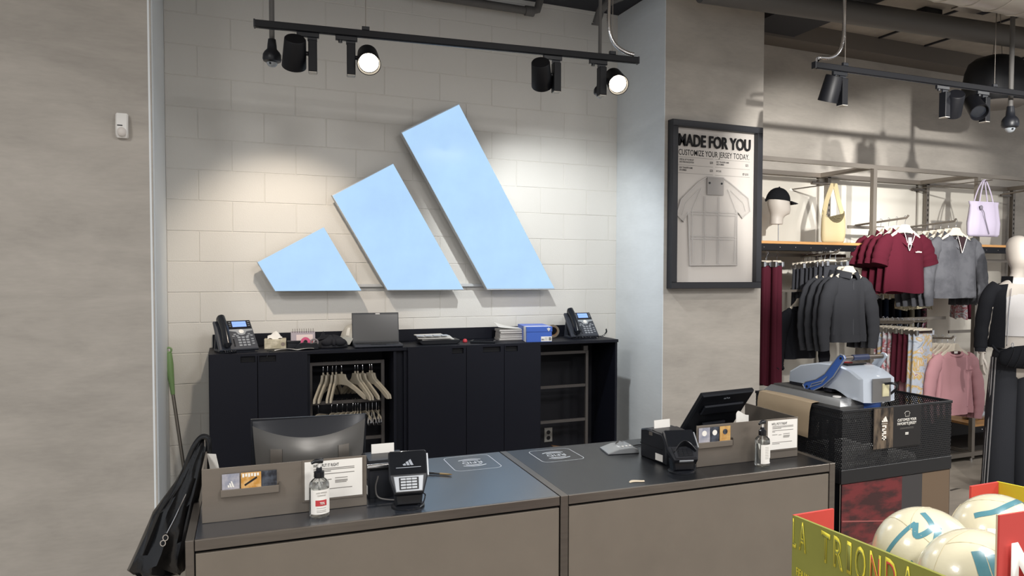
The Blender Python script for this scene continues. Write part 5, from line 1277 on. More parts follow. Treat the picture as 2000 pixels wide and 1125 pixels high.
# floral and maroon trousers on the low arm
def floral(name, cols, scale):
    m = bpy.data.materials.new(name); m.use_nodes = True; nt = m.node_tree; b = nt.nodes['Principled BSDF']; b.inputs['Roughness'].default_value = 0.8
    tc = nt.nodes.new('ShaderNodeTexCoord'); n = nt.nodes.new('ShaderNodeTexNoise'); n.inputs['Scale'].default_value = scale; n.inputs['Detail'].default_value = 5; n.inputs['Distortion'].default_value = 1.6
    nt.links.new(tc.outputs['Object'], n.inputs['Vector']); r = nt.nodes.new('ShaderNodeValToRGB'); nt.links.new(n.outputs['Fac'], r.inputs[0]); nt.links.new(r.outputs[0], b.inputs['Base Color'])
    e = r.color_ramp.elements; e[0].position = 0.3; e[0].color = lin(cols[0]); e[1].position = 0.75; e[1].color = lin(cols[-1])
    for i, c in enumerate(cols[1:-1]):
        x = e.new(0.3+0.45*(i+1)/(len(cols)-1)); x.color = lin(c)
    MATS[name] = m
    return m
M_FLOR = floral('floral_print', ['#8e98a8', '#b9c0cc', '#aeb6c4', '#c8a24a', '#c9cdd6', '#8f3b46', '#a7b0c0'], 9)
M_FLOR2 = floral('white_floral_print', ['#d8d9dd', '#c9ccd3', '#a8424c', '#dcdde0', '#6f7a88', '#e0e0e2'], 10)
M_LEAF = floral('cream_leaf_print', ['#d9d0b4', '#e2dac4', '#7d7450', '#ded6bd', '#a35d57', '#e4ddc9'], 22)
seq = ['f', 'f', 'm', 'm', 'm', 'w', 'w', 'f', 'w']
for i, k in enumerate(seq):
    y = -0.94+0.055*i; m = {'f': M_FLOR, 'm': M_MAR2, 'w': M_FLOR2}[k]; nm = {'f': 'blue floral', 'm': 'maroon', 'w': 'white floral'}[k]
    x = 5.62+rnd.uniform(-0.01, 0.01); L_ = {'f': 0.62, 'm': 0.42, 'w': 0.55}[k]
    bottoms('trousers', (x, y, 1.365), 0, '%s %s trousers on the low arm beside the pink sweatshirts' % (ORD[i], nm), m, 0.22, L_, 'printed trousers on the low arm', 80+i)
    clip_for((x, y, 1.365), 0, 'hanger of the %s trousers on the low arm' % ORD[i], 'hangers of the printed trousers', 0.22)
arm(5.62, 1.345, -0.99)
# cream leaf-print jacket behind the polos, dark trousers behind the grey jackets
top('leaf_print_top', (5.90, -0.60, 2.10), math.radians(8), 'cream leaf-print top hanging between polos and grey jackets', M_LEAF, 0.46, 0.52, 'short', 'band', seed=40, depth=0.075)
garment_hanger((5.90, -0.60, 2.10), math.radians(8), 'pale hanger of the cream leaf-print top', 0.34)
cols_ = [('black', M_BLK), ('navy', cloth('navy_jersey', '#1f2a3c')), ('black', M_BLK), ('navy', MATS['navy_jersey']), ('black', M_BLK), ('khaki', cloth('khaki_cotton', '#6f6a5c')), ('black', M_BLK), ('dark floral', floral('dark_floral_print', ['#17181a', '#22231f', '#7a3c52', '#1b1c1e', '#5a5d3a', '#202124'], 16))]
for i, (nm, m) in enumerate(cols_):
    x = 5.86+i*0.085
    bottoms('trousers', (x, -0.20, 1.645), math.radians(55), '%s trousers, %s from left under the grey jackets' % (nm, ['first', 'second', 'third', 'fourth', 'fifth', 'sixth', 'seventh', 'eighth'][i]), m, 0.20, 0.62, 'trousers under the grey jackets', 100+i, stripe=M_WHITEINK if i in (4, 6) else None)
    clip_for((x, -0.20, 1.645), math.radians(55), 'hanger of the %s trousers under the grey jackets' % ['first', 'second', 'third', 'fourth', 'fifth', 'sixth', 'seventh', 'eighth'][i], 'hangers under the grey jackets', 0.18)
# dark long-sleeved top low behind the shorts
top('dark_top', (4.62, -0.55, 1.62), 0, 'black long-sleeved top hanging low behind the charcoal shorts', M_BLK, 0.34, 0.40, 'long', 'band', seed=43)
garment_hanger((4.62, -0.55, 1.62), 0, 'pale hanger of the black long-sleeved top', 0.30)
tag_bar = B(4.40, 4.90, -0.56, -0.54, 1.610, 1.630); tag_bar.build('hanging_bar', M_FIX, t)
B(4.40, 4.42, -0.55, -0.10, 1.60, 1.63).build('bar_bracket', M_FIX, t); B(4.88, 4.90, -0.55, -0.10, 1.60, 1.63).build('bar_bracket', M_FIX, t)
# right bay, behind the mannequin
for i, x in enumerate([6.72, 6.80, 6.88, 6.96]):
    top('print_shirt', (x, -0.42, 1.93), math.radians(50), '%s printed shirt in the bay behind the mannequin' % ['first', 'second', 'third', 'fourth'][i], [M_FLOR2, M_MAROON, M_FLOR, MATS['dark_floral_print']][i], 0.36, 0.46, 'short', 'band', group='printed shirts behind the mannequin', seed=120+i)
    garment_hanger((x, -0.42, 1.93), math.radians(50), 'pale hanger of the %s printed shirt behind the mannequin' % ['first', 'second', 'third', 'fourth'][i], 0.32, 'hangers behind the mannequin')
top('maroon_hoodie', (7.32, -0.9, 2.62), math.radians(0), 'maroon top hanging high at the right edge of the fixture', M_MAROON, 0.40, 0.5, 'short', 'band', seed=130)
garment_hanger((7.32, -0.9, 2.62), 0, 'pale hanger of the maroon top at the right edge', 0.32)
arm(7.32, 2.595, -0.95)

# ---- head form with black cap
t2 = thing('head_form', 'grey mannequin head on a stand on the oak shelf', 'mannequin head', (4.445, -0.45, 2.0305))
M_MANN = mat('mannequin_grey', '#b5aea6', 0.5)
MB().lathe([(0, 0), (0.05, 0), (0.05, 0.006), (0, 0.006)], n=20).build('base', M_BLACK, t2); MB().cyl((0, 0, 0.006), (0, 0, 0.17), 0.004, n=8).build('stand_rod', M_CHROME, t2)
R_ = []
for z, a, b, cx in [(0.155, 0.055, 0.055, -0.02), (0.20, 0.052, 0.056, -0.018), (0.225, 0.055, 0.065, -0.008), (0.245, 0.068, 0.085, 0.012), (0.28, 0.078, 0.095, 0.010), (0.33, 0.083, 0.098, 0.0), (0.38, 0.082, 0.095, -0.004), (0.42, 0.07, 0.08, -0.006), (0.445, 0.04, 0.045, -0.006), (0.452, 0.01, 0.01, -0.006)]:
    R_.append([(cx+b*math.cos(2*PI*k/28), a*math.sin(2*PI*k/28), z) for k in range(28)])
hd = MB().loft(R_).xf(Matrix.Rotation(math.radians(-12), 4, 'Z')).build('head', M_MANN, t2)
t2 = thing('baseball_cap', 'black baseball cap with white emblem on the grey head', 'cap', (4.445, -0.45, 2.0305+0.385), math.radians(-12), rot=(0, math.radians(6), math.radians(-12)))
R_ = []
for j in range(10):
    a = j/9*PI/2*0.97
    R_.append([(0.106*math.cos(a)*math.cos(2*PI*k/28)-0.004, 0.090*math.cos(a)*math.sin(2*PI*k/28), -0.03+0.112*math.sin(a)) for k in range(28)])
MB().loft(R_).build('crown', cloth('black_cap_cotton', '#16171a'), t2)
MB().sheet(lambda u, v: (0.06+0.045*math.cos((u-0.5)*2.4)+0.072*v*math.cos((u-0.5)*1.8), (0.086-0.012*v)*math.sin((u-0.5)*2.7), -0.022-0.012*v-0.02*(2*u-1)**2), 14, 6, 0.004).build('brim', MATS['black_cap_cotton'], t2)
MB().ball((-0.004, 0, 0.083), 0.008, n=10, m=6).build('button', MATS['black_cap_cotton'], t2)
for i in range(3): MB().prism([(0.0+i*0.014, 0.0), (0.011+i*0.014, 0.0), (0.004+i*0.014-0.004*i, 0.012+0.009*i), (-0.004+i*0.014-0.004*i, 0.008+0.009*i)], -0.088, -0.083).xf(Matrix.Translation((0.035, 0.004, 0.018)) @ Matrix.Rotation(math.radians(18), 4, 'Z') @ Matrix.Rotation(math.radians(-28), 4, 'X')).build('cap_emblem', M_WHITEINK, t2)
T([(-0.106, -0.02, -0.03), (-0.115, 0.0, -0.045), (-0.106, 0.02, -0.03)], 0.008, 8).build('strap', MATS['black_cap_cotton'], t2)

# ---- bags on hooks
M_CREAM = mat('cream_nylon', '#bfb08a', 0.6, bump=0.2, bscale=60)
t2 = thing('shoulder_bag', 'cream shoulder bag with wide strap hanging by the oak shelf', 'bag', (4.915, -0.60, 2.0315))
R_ = []
for z, a0, a1, d_ in [(0.0, -0.112, 0.105, 0.035), (0.02, -0.125, 0.118, 0.048), (0.08, -0.128, 0.128, 0.055), (0.13, -0.126, 0.126, 0.05), (0.17, -0.122, 0.118, 0.04)]:
    R_.append([((a0+a1)/2+(a1-a0)/2*math.copysign(abs(math.cos(2*PI*k/28))**0.8, math.cos(2*PI*k/28)), d_*math.sin(2*PI*k/28)*(1+0.06*math.sin(6*PI*k/28*2)), z+0.11*((math.cos(2*PI*k/28))**2 if z > 0.1 else 0)*(z-0.06)/0.11) for k in range(28)])
MB().loft(R_).build('bag_body', M_CREAM, t2, 70)
for s in (-1, 1):
    MB().sheet(lambda u, v: (s*(0.105-0.095*v**1.15)+(u-0.5)*0.05, 0.012*math.sin(PI*v), 0.24+0.272*v), 4, 14, 0.005).build('strap', M_CREAM, t2)
MB().tube([(-0.105+0.014*math.cos(a), -0.05, 0.235+0.01*math.sin(a)) for a in [2*PI*k/12 for k in range(12)]], 0.002, 6, closed=True).build('ring', M_STEEL, t2)
B(-0.012, 0.012, -0.50, 0.0, 0, 0.008).build('display_hook', M_STEEL, t, loc=(4.92, -0.055, 2.537))
M_LILAC = mat('lilac_nylon', '#bfb6cb', 0.55, bump=0.15, bscale=40)
t2 = thing('tote_bag', 'pale lilac drawstring tote hanging high on the fixture', 'bag', (6.43, -0.88, 2.11))
R_ = []
for z, a, d_ in [(0.0, 0.19, 0.03), (0.02, 0.205, 0.045), (0.12, 0.205, 0.055), (0.22, 0.185, 0.05), (0.28, 0.18, 0.04), (0.315, 0.20, 0.03)]:
    R_.append([(a*math.copysign(abs(math.cos(2*PI*k/32))**0.7, math.cos(2*PI*k/32)), d_*math.sin(2*PI*k/32)*(1+0.15*math.sin(8*2*PI*k/32)), z) for k in range(32)])
MB().loft(R_).build('bag_body', M_LILAC, t2, 70)
for s in (-1, 1): T(arc([(-0.10, s*0.03, 0.29), (-0.06, s*0.02, 0.42), (0.0, s*0.005, 0.515), (0.05, s*0.02, 0.42), (0.09, s*0.03, 0.29)], 5), 0.006, 8).build('cord_handle', M_LILAC, t2)
T(arc([(-0.12, -0.05, 0.27), (-0.09, -0.07, 0.22), (-0.06, -0.066, 0.15), (0.0, -0.062, 0.02)], 5), 0.004, 6).build('drawstring', mat('grey_cord', '#77727e', 0.7), t2)
MB().ball((-0.11, -0.06, 0.255), 0.018, 0.012, 0.022, 10, 8).build('cord_knot', MATS['grey_cord'], t2)
B(-0.006, 0.006, -0.60, 0.30, 0, 0.008).build('display_hook', M_STEEL, t, loc=(6.43, -0.36, 2.612))
# ---- trainers on a small shelf between the polos and grey jackets
def trainer(loc, rz, label):
    s_ = thing('trainer', label, 'shoe', loc, rz, 'brown trainers with white stripes')
    m = mat('brown_suede', '#5d4f4a', 0.8)
    R2 = []
    for x, w0, h0, h1 in [(-0.13, 0.025, 0.02, 0.085), (-0.11, 0.036, 0.02, 0.10), (-0.06, 0.038, 0.02, 0.095), (0.0, 0.038, 0.02, 0.085), (0.05, 0.044, 0.02, 0.065), (0.10, 0.044, 0.02, 0.05), (0.135, 0.03, 0.02, 0.04), (0.147, 0.01, 0.02, 0.03)]:
        R2.append([(x, w0*math.cos(2*PI*k/16), h0+(h1-h0)*(0.5+0.5*math.sin(2*PI*k/16))) for k in range(16)])
    MB().loft(R2).build('upper', m, s_)
    MB().prism([(-0.135, 0), (0.13, 0), (0.15, 0.015), (0.148, 0.024), (-0.135, 0.024), (-0.14, 0.012)], -0.042, 0.042, bev=0.004).build('sole', mat('gum_sole', '#a08f78', 0.6), s_)
    for i in range(3): MB().prism([(-0.03+i*0.022, 0.028), (-0.018+i*0.022, 0.028), (-0.03+i*0.022+0.006, 0.072), (-0.042+i*0.022+0.006, 0.072)], -0.043, -0.036).build('stripe', M_WHITEINK, s_)
    for i in range(4): T([(0.01+i*0.016, -0.02, 0.084-i*0.006), (0.01+i*0.016, 0.02, 0.084-i*0.006)], 0.003, 6).build('lace', M_PAPER, s_)
    return s_
tr = thing('glass_shelf', 'small clear shelf holding the brown trainers', 'shelf', (5.70, -0.62, 2.085))
B(-0.17, 0.17, -0.10, 0.10, -0.006, 0).build('plate', mat('glass_plate', '#b9c0bd', 0.1, alpha=0.5, spec=0.8), tr); B(-0.15, -0.13, 0.10, 0.22, -0.016, -0.006).build('bracket', M_FIX, tr); B(0.13, 0.15, 0.10, 0.22, -0.016, -0.006).build('bracket', M_FIX, tr)
trainer((5.68, -0.62, 2.0855), math.radians(8), 'brown trainer with white stripes on the clear shelf')
tr = thing('glass_shelf', 'small clear shelf lower down, holding a second trainer', 'shelf', (5.80, -0.66, 1.865))
B(-0.17, 0.17, -0.10, 0.10, -0.006, 0).build('plate', MATS['glass_plate'], tr); B(-0.15, -0.13, 0.10, 0.24, -0.016, -0.006).build('bracket', M_FIX, tr); B(0.13, 0.15, 0.10, 0.24, -0.016, -0.006).build('bracket', M_FIX, tr)
trainer((5.82, -0.68, 1.8655), math.radians(8), 'lower brown trainer half hidden behind the maroon polo')
# silver pouches on the low shelf
for i, (x, y) in enumerate([(6.83, -0.52), (7.02, -0.56)]):
    R2 = []
    for z, a, d_ in [(0, 0.11, 0.08), (0.03, 0.13, 0.10), (0.07, 0.12, 0.09), (0.11, 0.07, 0.05), (0.125, 0.02, 0.02)]:
        R2.append([(x+a*math.cos(2*PI*k/24)*(1+0.12*math.sin(7*2*PI*k/24+i)), y+d_*math.sin(2*PI*k/24)*(1+0.12*math.sin(5*2*PI*k/24)), 0.3455+z+0.012*math.sin(6*2*PI*k/24+z*40)) for k in range(24)])
    tag(MB().loft(R2).build('silver_pouch', mat('crinkled_silver', '#b9b9bb', 0.25, 0.8, bump=0.6, bscale=30), None, 70), ['crinkled silver pouch at the left of the low oak shelf', 'crinkled silver pouch further right on the low oak shelf'][i], 'pouch', 'silver pouches on the low shelf')
# ================================================================ right-hand ceiling fittings
rb = math.atan2(-0.051, 1.927)
track((3.553, -1.868, 3.112), rb, 3.2, 'black light track hanging before the clothes fixture', [(0.25, 0.87), (1.62, 0.87)])
def on_rail2(x): return (3.553+math.cos(rb)*x, -1.868+math.sin(rb)*x, 3.074)
G2 = 'spotlights on the track before the clothes'
head(on_rail2(0.225), rb, -1, (3.75, -1.45, 1.9), 'black spotlight at the left end of the track before the clothes', G2, energy=40, rgb=(1, 0.95, 0.88), angle=60, blend=0.8)
head(on_rail2(1.13), rb, 1, (5.4, -0.9, 1.9), 'middle black spotlight on the track before the clothes', G2, energy=60, rgb=(1, 0.95, 0.88), angle=60, blend=0.8)
head(on_rail2(1.52), rb, -1, (4.6, -2.9, 2.1), 'tilted black spotlight on the track, beside the black speaker', G2, energy=40, rgb=(1, 0.95, 0.88), angle=60, blend=0.8)
flex(arc([(3.79, -1.872, 3.985), (3.792, -1.872, 3.5), (3.788, -1.872, 3.30), (3.75, -1.872, 3.20), (3.68, -1.871, 3.155), (3.60, -1.870, 3.145), (3.575, -1.869, 3.125)], 6), 0.0135, 'silver ribbed conduit curling to the left end of the right track')
dome_camera((5.50, -1.80, 2.865), 1.12, 'dome security camera hanging at the right edge, below the speaker', 1.25)
t = thing('pendant_speaker', 'large black speaker hanging above the clothes at right', 'speaker', (6.14, -1.2, 3.20))
R_ = []
for z, a in [(0.02, 0.24), (0.05, 0.265), (0.12, 0.275), (0.28, 0.25), (0.36, 0.22), (0.40, 0.17), (0.41, 0.05)]:
    R_.append([(a*math.copysign(abs(math.cos(2*PI*k/28))**0.6, math.cos(2*PI*k/28)), a*0.8*math.copysign(abs(math.sin(2*PI*k/28))**0.6, math.sin(2*PI*k/28)), z) for k in range(28)])
MB().loft(R_).build('cabinet', mat('speaker_black', '#0f1014', 0.6), t)
MB().lathe([(0, 0), (0.20, 0), (0.235, 0.02), (0, 0.02)], n=28).build('grille', mat('speaker_grille', '#6e6a66', 0.6), t)
for s in (-1, 1): T([(s*0.06, 0, 0.40), (s*0.02, 0, 0.785)], 0.003, 6).build('suspension_cable', M_ALU, t)
t = thing('junction_box', 'dark junction box with wire on the ceiling above the track', 'junction box', (5.55, -1.0, 3.93))
MB().box(-0.10, 0.10, -0.05, 0.05, 0.0, 0.058, bev=0.004).build('box_body', M_SATIN, t); T(arc([(-0.10, 0, 0.03), (-0.18, 0.02, 0.0), (-0.26, 0.12, -0.03), (-0.30, 0.25, -0.06)], 6), 0.006, 6).build('wire', M_DUCT, t)
t = thing('ceiling_projector', 'dark emergency light unit on the ceiling near the silver duct', 'light fitting', (5.35, -1.60, 3.78))
MB().box(-0.12, 0.16, -0.07, 0.07, 0, 0.10, bev=0.008).build('unit_body', M_SATIN, t); MB().lathe([(0.0, 0), (0.045, 0.0), (0.05, 0.03), (0.03, 0.05), (0, 0.05)], (-0.15, -0.09, 0.04), 18, axis='-y').build('lamp_head', mat('dull_lens', '#8f8a82', 0.3), t)
B(-0.20, 0.05, -0.08, 0.05, -0.012, 0).build('bracket', M_ALU, t); B(-0.01, 0.01, -0.01, 0.01, 0.10, 0.208).build('hanger_rod', M_STEEL, t)

# ================================================================ mannequin in black jacket
t = thing('mannequin', 'grey faceless mannequin standing at the right edge of the picture', 'mannequin', (5.97, -1.55, 0.0), math.radians(-30))
mb = MB()
def ringz(z, cx, cy, a, b, n=28, p=0.85): return [(cx+a*math.copysign(abs(math.cos(2*PI*k/n))**p, math.cos(2*PI*k/n)), cy+b*math.copysign(abs(math.sin(2*PI*k/n))**p, math.sin(2*PI*k/n)), z) for k in range(n)]
R_ = [ringz(*r, p=1) for r in [(0.92, 0, 0, 0.05, 0.05), (0.95, 0, 0.01, 0.165, 0.11), (1.05, 0, 0.01, 0.168, 0.115), (1.15, 0, 0.0, 0.145, 0.10), (1.25, 0, 0.0, 0.12, 0.085), (1.35, 0, -0.01, 0.13, 0.09), (1.48, 0, -0.02, 0.15, 0.11), (1.58, 0, -0.01, 0.165, 0.10), (1.66, 0, 0.0, 0.17, 0.08), (1.705, 0, 0.005, 0.11, 0.065), (1.735, 0, 0.005, 0.058, 0.055), (1.78, 0, -0.005, 0.048, 0.052), (1.825, 0, -0.012, 0.052, 0.062), (1.85, 0, -0.022, 0.068, 0.088), (1.90, 0, -0.018, 0.080, 0.102), (1.96, 0, -0.012, 0.086, 0.108), (2.02, 0, -0.008, 0.082, 0.102), (2.06, 0, -0.006, 0.062, 0.078), (2.08, 0, -0.005, 0.03, 0.035), (2.084, 0, -0.005, 0.006, 0.006)]]
mb.loft(R_)
for s in (-1, 1):
    mb.tube(arc([(s*0.15, 0.0, 1.655), (s*0.195, 0.0, 1.60), (s*0.225, 0.0, 1.48), (s*0.245, -0.005, 1.36), (s*0.262, -0.02, 1.24), (s*0.275, -0.045, 1.13)], 5), [0.052]*5+[0.052]*5+[0.047]*5+[0.042]*5+[0.036]*5+[0.027], 14)
    # hand: palm, four fingers and a thumb
    mb.tube([(s*0.275, -0.045, 1.135), (s*0.279, -0.055, 1.10), (s*0.281, -0.062, 1.06), (s*0.281, -0.064, 1.035)], [0.026, 0.033, 0.036, 0.032], 12, flat=0.5, upv=(0, 1, 0))
    for i, (dy, ln_) in enumerate([(-0.028, 0.068), (-0.010, 0.080), (0.009, 0.074), (0.026, 0.058)]):
        y = -0.064+dy
        mb.tube([(s*0.281, y, 1.045), (s*0.279, y-0.002, 1.035-ln_*0.45), (s*0.272, y-0.003, 1.035-ln_*0.75), (s*0.262, y-0.002, 1.035-ln_)], [0.0098, 0.0092, 0.0085, 0.006], 8)
    mb.tube([(s*0.276, -0.085, 1.085), (s*0.268, -0.108, 1.055), (s*0.262, -0.112, 1.03), (s*0.258, -0.108, 1.008)], [0.012, 0.0105, 0.0095, 0.006], 8)
for s in (-1, 1):
    mb.tube(arc([(s*0.085, 0.01, 1.0), (s*0.09, 0.0, 0.75), (s*0.092, 0.005, 0.50), (s*0.095, 0.02, 0.28), (s*0.098, 0.03, 0.09), (s*0.10, 0.0, 0.05)], 4), [0.085]*4+[0.075]*4+[0.055]*4+[0.052]*4+[0.038]*4+[0.036], 14)
    mb.tube([(s*0.10, 0.06, 0.045), (s*0.10, 0.0, 0.045), (s*0.102, -0.09, 0.035), (s*0.104, -0.15, 0.028)], [0.03, 0.038, 0.035, 0.02], 12)
mb.build('body', M_MANN, t, 60)
MB().lathe([(0, 0), (0.19, 0), (0.19, 0.008), (0, 0.008)], (0, 0.04, 0), 32).build('base_plate', mat('base_glass', '#8a8d8c', 0.1, 0.6), t)
T([(0.0, 0.06, 0.008), (0.0, 0.06, 0.30), (-0.06, 0.03, 0.34)], 0.008, 8).build('support_rod', M_CHROME, t)
# white cropped top
R_ = [ringz(*r, p=1) for r in [(1.275, 0, -0.005, 0.130, 0.096), (1.285, 0, -0.005, 0.133, 0.098), (1.35, 0, -0.012, 0.140, 0.100), (1.42, 0, -0.022, 0.153, 0.116), (1.48, 0, -0.026, 0.162, 0.122), (1.56, 0, -0.014, 0.168, 0.108), (1.63, 0, -0.002, 0.150, 0.088), (1.69, 0, 0.004, 0.120, 0.070), (1.728, 0, 0.004, 0.072, 0.062), (1.745, 0, 0.003, 0.064, 0.060)]]
ct_ = MB().loft(R_, cap=False).build('crop_top', cloth('white_ribbed_top', '#c5c3c3'), t, 70)
MB().box(0.02, 0.045, -0.126, -0.121, 1.585, 1.592).build('small_logo', M_INK, ct_)
# open black jacket: two front panels, back and sleeves
M_JK = cloth('black_track_cloth', '#191a1e')
jk = MB()
def jack(u, v):
    a = math.radians(-52+284*u)     # wraps the back, open at the front
    z = 1.18+0.53*v
    rx = 0.20-0.05*max(0, v-0.8)*4+0.018*(1-v)*math.sin(9*u); ry = 0.15-0.04*max(0, v-0.75)*4
    return (rx*math.cos(a), ry*math.sin(a)+0.01, z-0.03*max(0, v-0.85)*6*abs(math.cos(a)))
jb = MB().sheet(jack, 36, 14, 0.006).build('jacket_body', M_JK, t, 70)
for s in (-1, 1):
    P = arc([(s*0.145, 0.0, 1.665), (s*0.205, 0.0, 1.605), (s*0.242, 0.0, 1.48), (s*0.262, -0.005, 1.36), (s*0.276, -0.02, 1.26), (s*0.284, -0.035, 1.175)], 5)
    T(P, [0.066-0.0007*i+0.002*math.sin(i*1.1) for i in range(len(P))], 16).build('jacket_sleeve', M_JK, t, 70)
    T([P[-1]+Vector((0, 0, 0.03)), P[-1]+Vector((0, -0.004, -0.03))], [0.046, 0.042], 16).build('cuff', M_BLK, jb)
    MB().sheet(lambda u, v: (s*(0.058+0.035*u), -0.055+0.12*u-0.01*v, 1.70+0.055*v), 8, 3, 0.006).build('collar', M_JK, jb)
    T(arc([(s*0.085, -0.10, 1.66), (s*0.112, -0.125, 1.45), (s*0.118, -0.12, 1.20)], 5), 0.003, 6).build('zip_edge', M_CHROME, jb)
# wide black trousers with three stripes
for s in (-1, 1):
    R_ = [ringz(z, s*cx, 0.005, a, b) for z, cx, a, b in [(0.035, 0.110, 0.118, 0.115), (0.10, 0.109, 0.116, 0.112), (0.35, 0.104, 0.112, 0.105), (0.70, 0.098, 0.108, 0.108), (0.95, 0.085, 0.098, 0.118), (1.05, 0.08, 0.092, 0.12), (1.14, 0.075, 0.080, 0.112), (1.175, 0.072, 0.072, 0.102)]]
    tr_ = MB().loft(R_, cap=False).build('trouser_leg', mat('charcoal_knit', '#23252b', 0.9, bump=0.2, bscale=120), t, 70)
    for k, d_ in enumerate((-0.035, -0.012, 0.011)):
        def st(u, v, d_=d_, s=s):
            z = 0.04+1.06*v; i = v
            cx = 0.110-0.030*v; a = 0.127-0.024*v
            return (s*(cx+a*1.0-abs(d_+(u-0.5)*0.008)*0.35-0.02*0), d_*1.6+(u-0.5)*0.013-0.02*(1-v), z)
        MB().sheet(st, 2, 24, 0.002).build('stripe', mat('grey_stripe', '#a3a3a6', 0.8), tr_)
# quilted waist bag
t2 = thing('waist_bag', 'black quilted waist bag worn by the mannequin', 'bag', (5.875, -1.715, 1.09), math.radians(-30))
R_ = []
for x, h_, d_ in [(-0.21, 0.01, 0.01), (-0.195, 0.05, 0.03), (-0.12, 0.085, 0.05), (0.0, 0.095, 0.055), (0.12, 0.085, 0.05), (0.195, 0.05, 0.03), (0.21, 0.01, 0.01)]:
    R_.append([(x, d_*math.cos(2*PI*k/24), h_*math.sin(2*PI*k/24)*(1+0.04*math.sin(9*x*20))-0.25*x*x+0.03) for k in range(24)])
MB().loft(R_).build('pouch', cloth('quilted_black', '#17181c'), t2, 60)
for i in range(6): T(arc([(-0.17+i*0.06, -0.05, -0.05), (-0.14+i*0.06, -0.062, 0.03), (-0.11+i*0.06, -0.045, 0.10)], 4), 0.0025, 6).build('quilt_seam', M_BLACK, t2)
T(arc([(-0.19, 0.0, 0.05), (-0.21, 0.10, 0.10), (-0.14, 0.24, 0.11), (0.0, 0.31, 0.11), (0.14, 0.24, 0.11), (0.21, 0.10, 0.10), (0.19, 0.0, 0.05)], 5), 0.010, 8).build('belt', M_BLK, t2)
T([(-0.13+0.008*math.cos(a), -0.055, 0.13+0.016*math.sin(a)) for a in [2*PI*k/12 for k in range(12)]], 0.003, 6, closed=True).build('ring', M_CHROME, t2)

# ================================================================ football display in the foreground
M_OLIVE = mat('olive_card', '#84853c', 0.6, var=0.12, vscale=3); M_REDC = mat('red_card', '#c2453f', 0.6); M_YEL = mat('yellow_card', '#c3b52c', 0.6); M_CARDE = mat('card_edge', '#c9b79a', 0.8)
A_, B_, C_, D_ = Vector((1.22, -4.465)), Vector((1.85, -4.466)), Vector((1.13, -5.0)), Vector((1.80, -5.02))
t = thing('ball_display_box', 'olive and red cardboard display box holding footballs', 'display box', (A_.x, A_.y, 0))
def L2(p): return (p.x-A_.x, p.y-A_.y)
def wallp(name, p, q, tops, z0, m_out, m_in, th=0.006):
    """upright card wall from p to q; tops = [(fraction, height)]; inside skin in its own colour"""
    d = (q-p).normalized(); n = Vector((-d.y, d.x))
    def P(f, off): v = p+(q-p)*f+n*off; return (v.x-A_.x, v.y-A_.y)
    for nm, m, o0, o1 in ((name, m_out, 0, th*0.5), ('inner_face', m_in, th*0.5, th)):
        V = []; F = []
        for f, h_ in tops:
            for o in (o0, o1):
                x, y = P(f, o); V += [(x, y, z0), (x, y, h_)]
        k = len(tops)
        for i in range(k-1):
            a, b = i*4, (i+1)*4
            F += [(a, b, b+1, a+1), (a+2, a+3, b+3, b+2), (a+1, b+1, b+3, a+3), (a, a+2, b+2, b)]
        F += [(0, 1, 3, 2), ((k-1)*4, (k-1)*4+2, (k-1)*4+3, (k-1)*4+1)]
        MB().add(V, F).build(nm, m, t, 20)
ZB = 0.62
wallp('front_wall', C_, A_, [(0, 1.334), (0.45, 1.312), (1, 1.283)][::1], ZB, M_OLIVE, M_OLIVE, -0.006)
wallp('back_wall', A_, B_, [(0, 1.284), (0.17, 1.284), (0.1701, 1.215), (0.30, 1.10), (0.72, 1.10), (0.84, 1.215), (0.8401, 1.284), (1, 1.284)], ZB, M_REDC, M_REDC, -0.006)
wallp('right_wall', B_, D_, [(0, 1.284), (1, 1.33)], ZB, M_YEL, M_YEL, -0.006)
wallp('near_wall', D_, C_, [(0, 1.46), (0.25, 1.46), (0.26, 1.2), (0.72, 1.2), (0.73, 1.45), (1, 1.452)], ZB, M_REDC, M_CARDE, -0.006)
pl = [L2(p) for p in (A_, B_, D_, C_)]
MB().prism(pl, 1.135, 1.145, axis='z').build('tray_floor', M_CARDE, t); MB().prism([(x*0.96+0.01, y*0.96-0.01) for x, y in pl], 0.0, ZB, axis='z').build('plinth', mat('plinth_black', '#1a1a1c', 0.6), t)
# lettering on the olive wall: runs from corner A towards the near corner
dv = (C_-A_).normalized(); ang = math.atan2(dv.y, dv.x); nrm = Vector((dv.y, -dv.x))
slope = (1.334-1.283)/(C_-A_).length
def on_front(f, z, off):
    v = A_+dv*f+nrm*(-off if nrm.x > 0 else off); return (v.x-A_.x, v.y-A_.y, z)
M_YLINE = mat('yellow_outline', '#d6c93f', 0.6)
xs = 0.004
for ch, w_ in [('L', 0.012), ('A', 0.026), (' ', 0.030), ('T', 0.030), ('R', 0.030), ('I', 0.013), ('O', 0.030), ('N', 0.030), ('D', 0.030), ('A', 0.030)]:
    if ch != ' ':
        z = 1.283+slope*xs-0.064
        text(ch, 'box_lettering', M_YLINE, t, on_front(xs, z, 0.0008), rot=(PI/2, 0, ang), h=0.058, w=w_, bold=0.015, ext=0.0006)
        text(ch, 'box_lettering_fill', M_OLIVE if ch not in 'ND' else M_REDC, t, on_front(xs+w_*0.12, z+0.004, 0.0014), rot=(PI/2, 0, ang), h=0.050, w=w_*0.76, bold=-0.02, ext=0.0006)
    xs += w_+0.012
text('FIFA WORLD', 'box_small_print', M_YLINE, t, on_front(0.02, 1.165, 0.0008), rot=(PI/2, 0, ang), h=0.016, w=0.085, ext=0.0006)
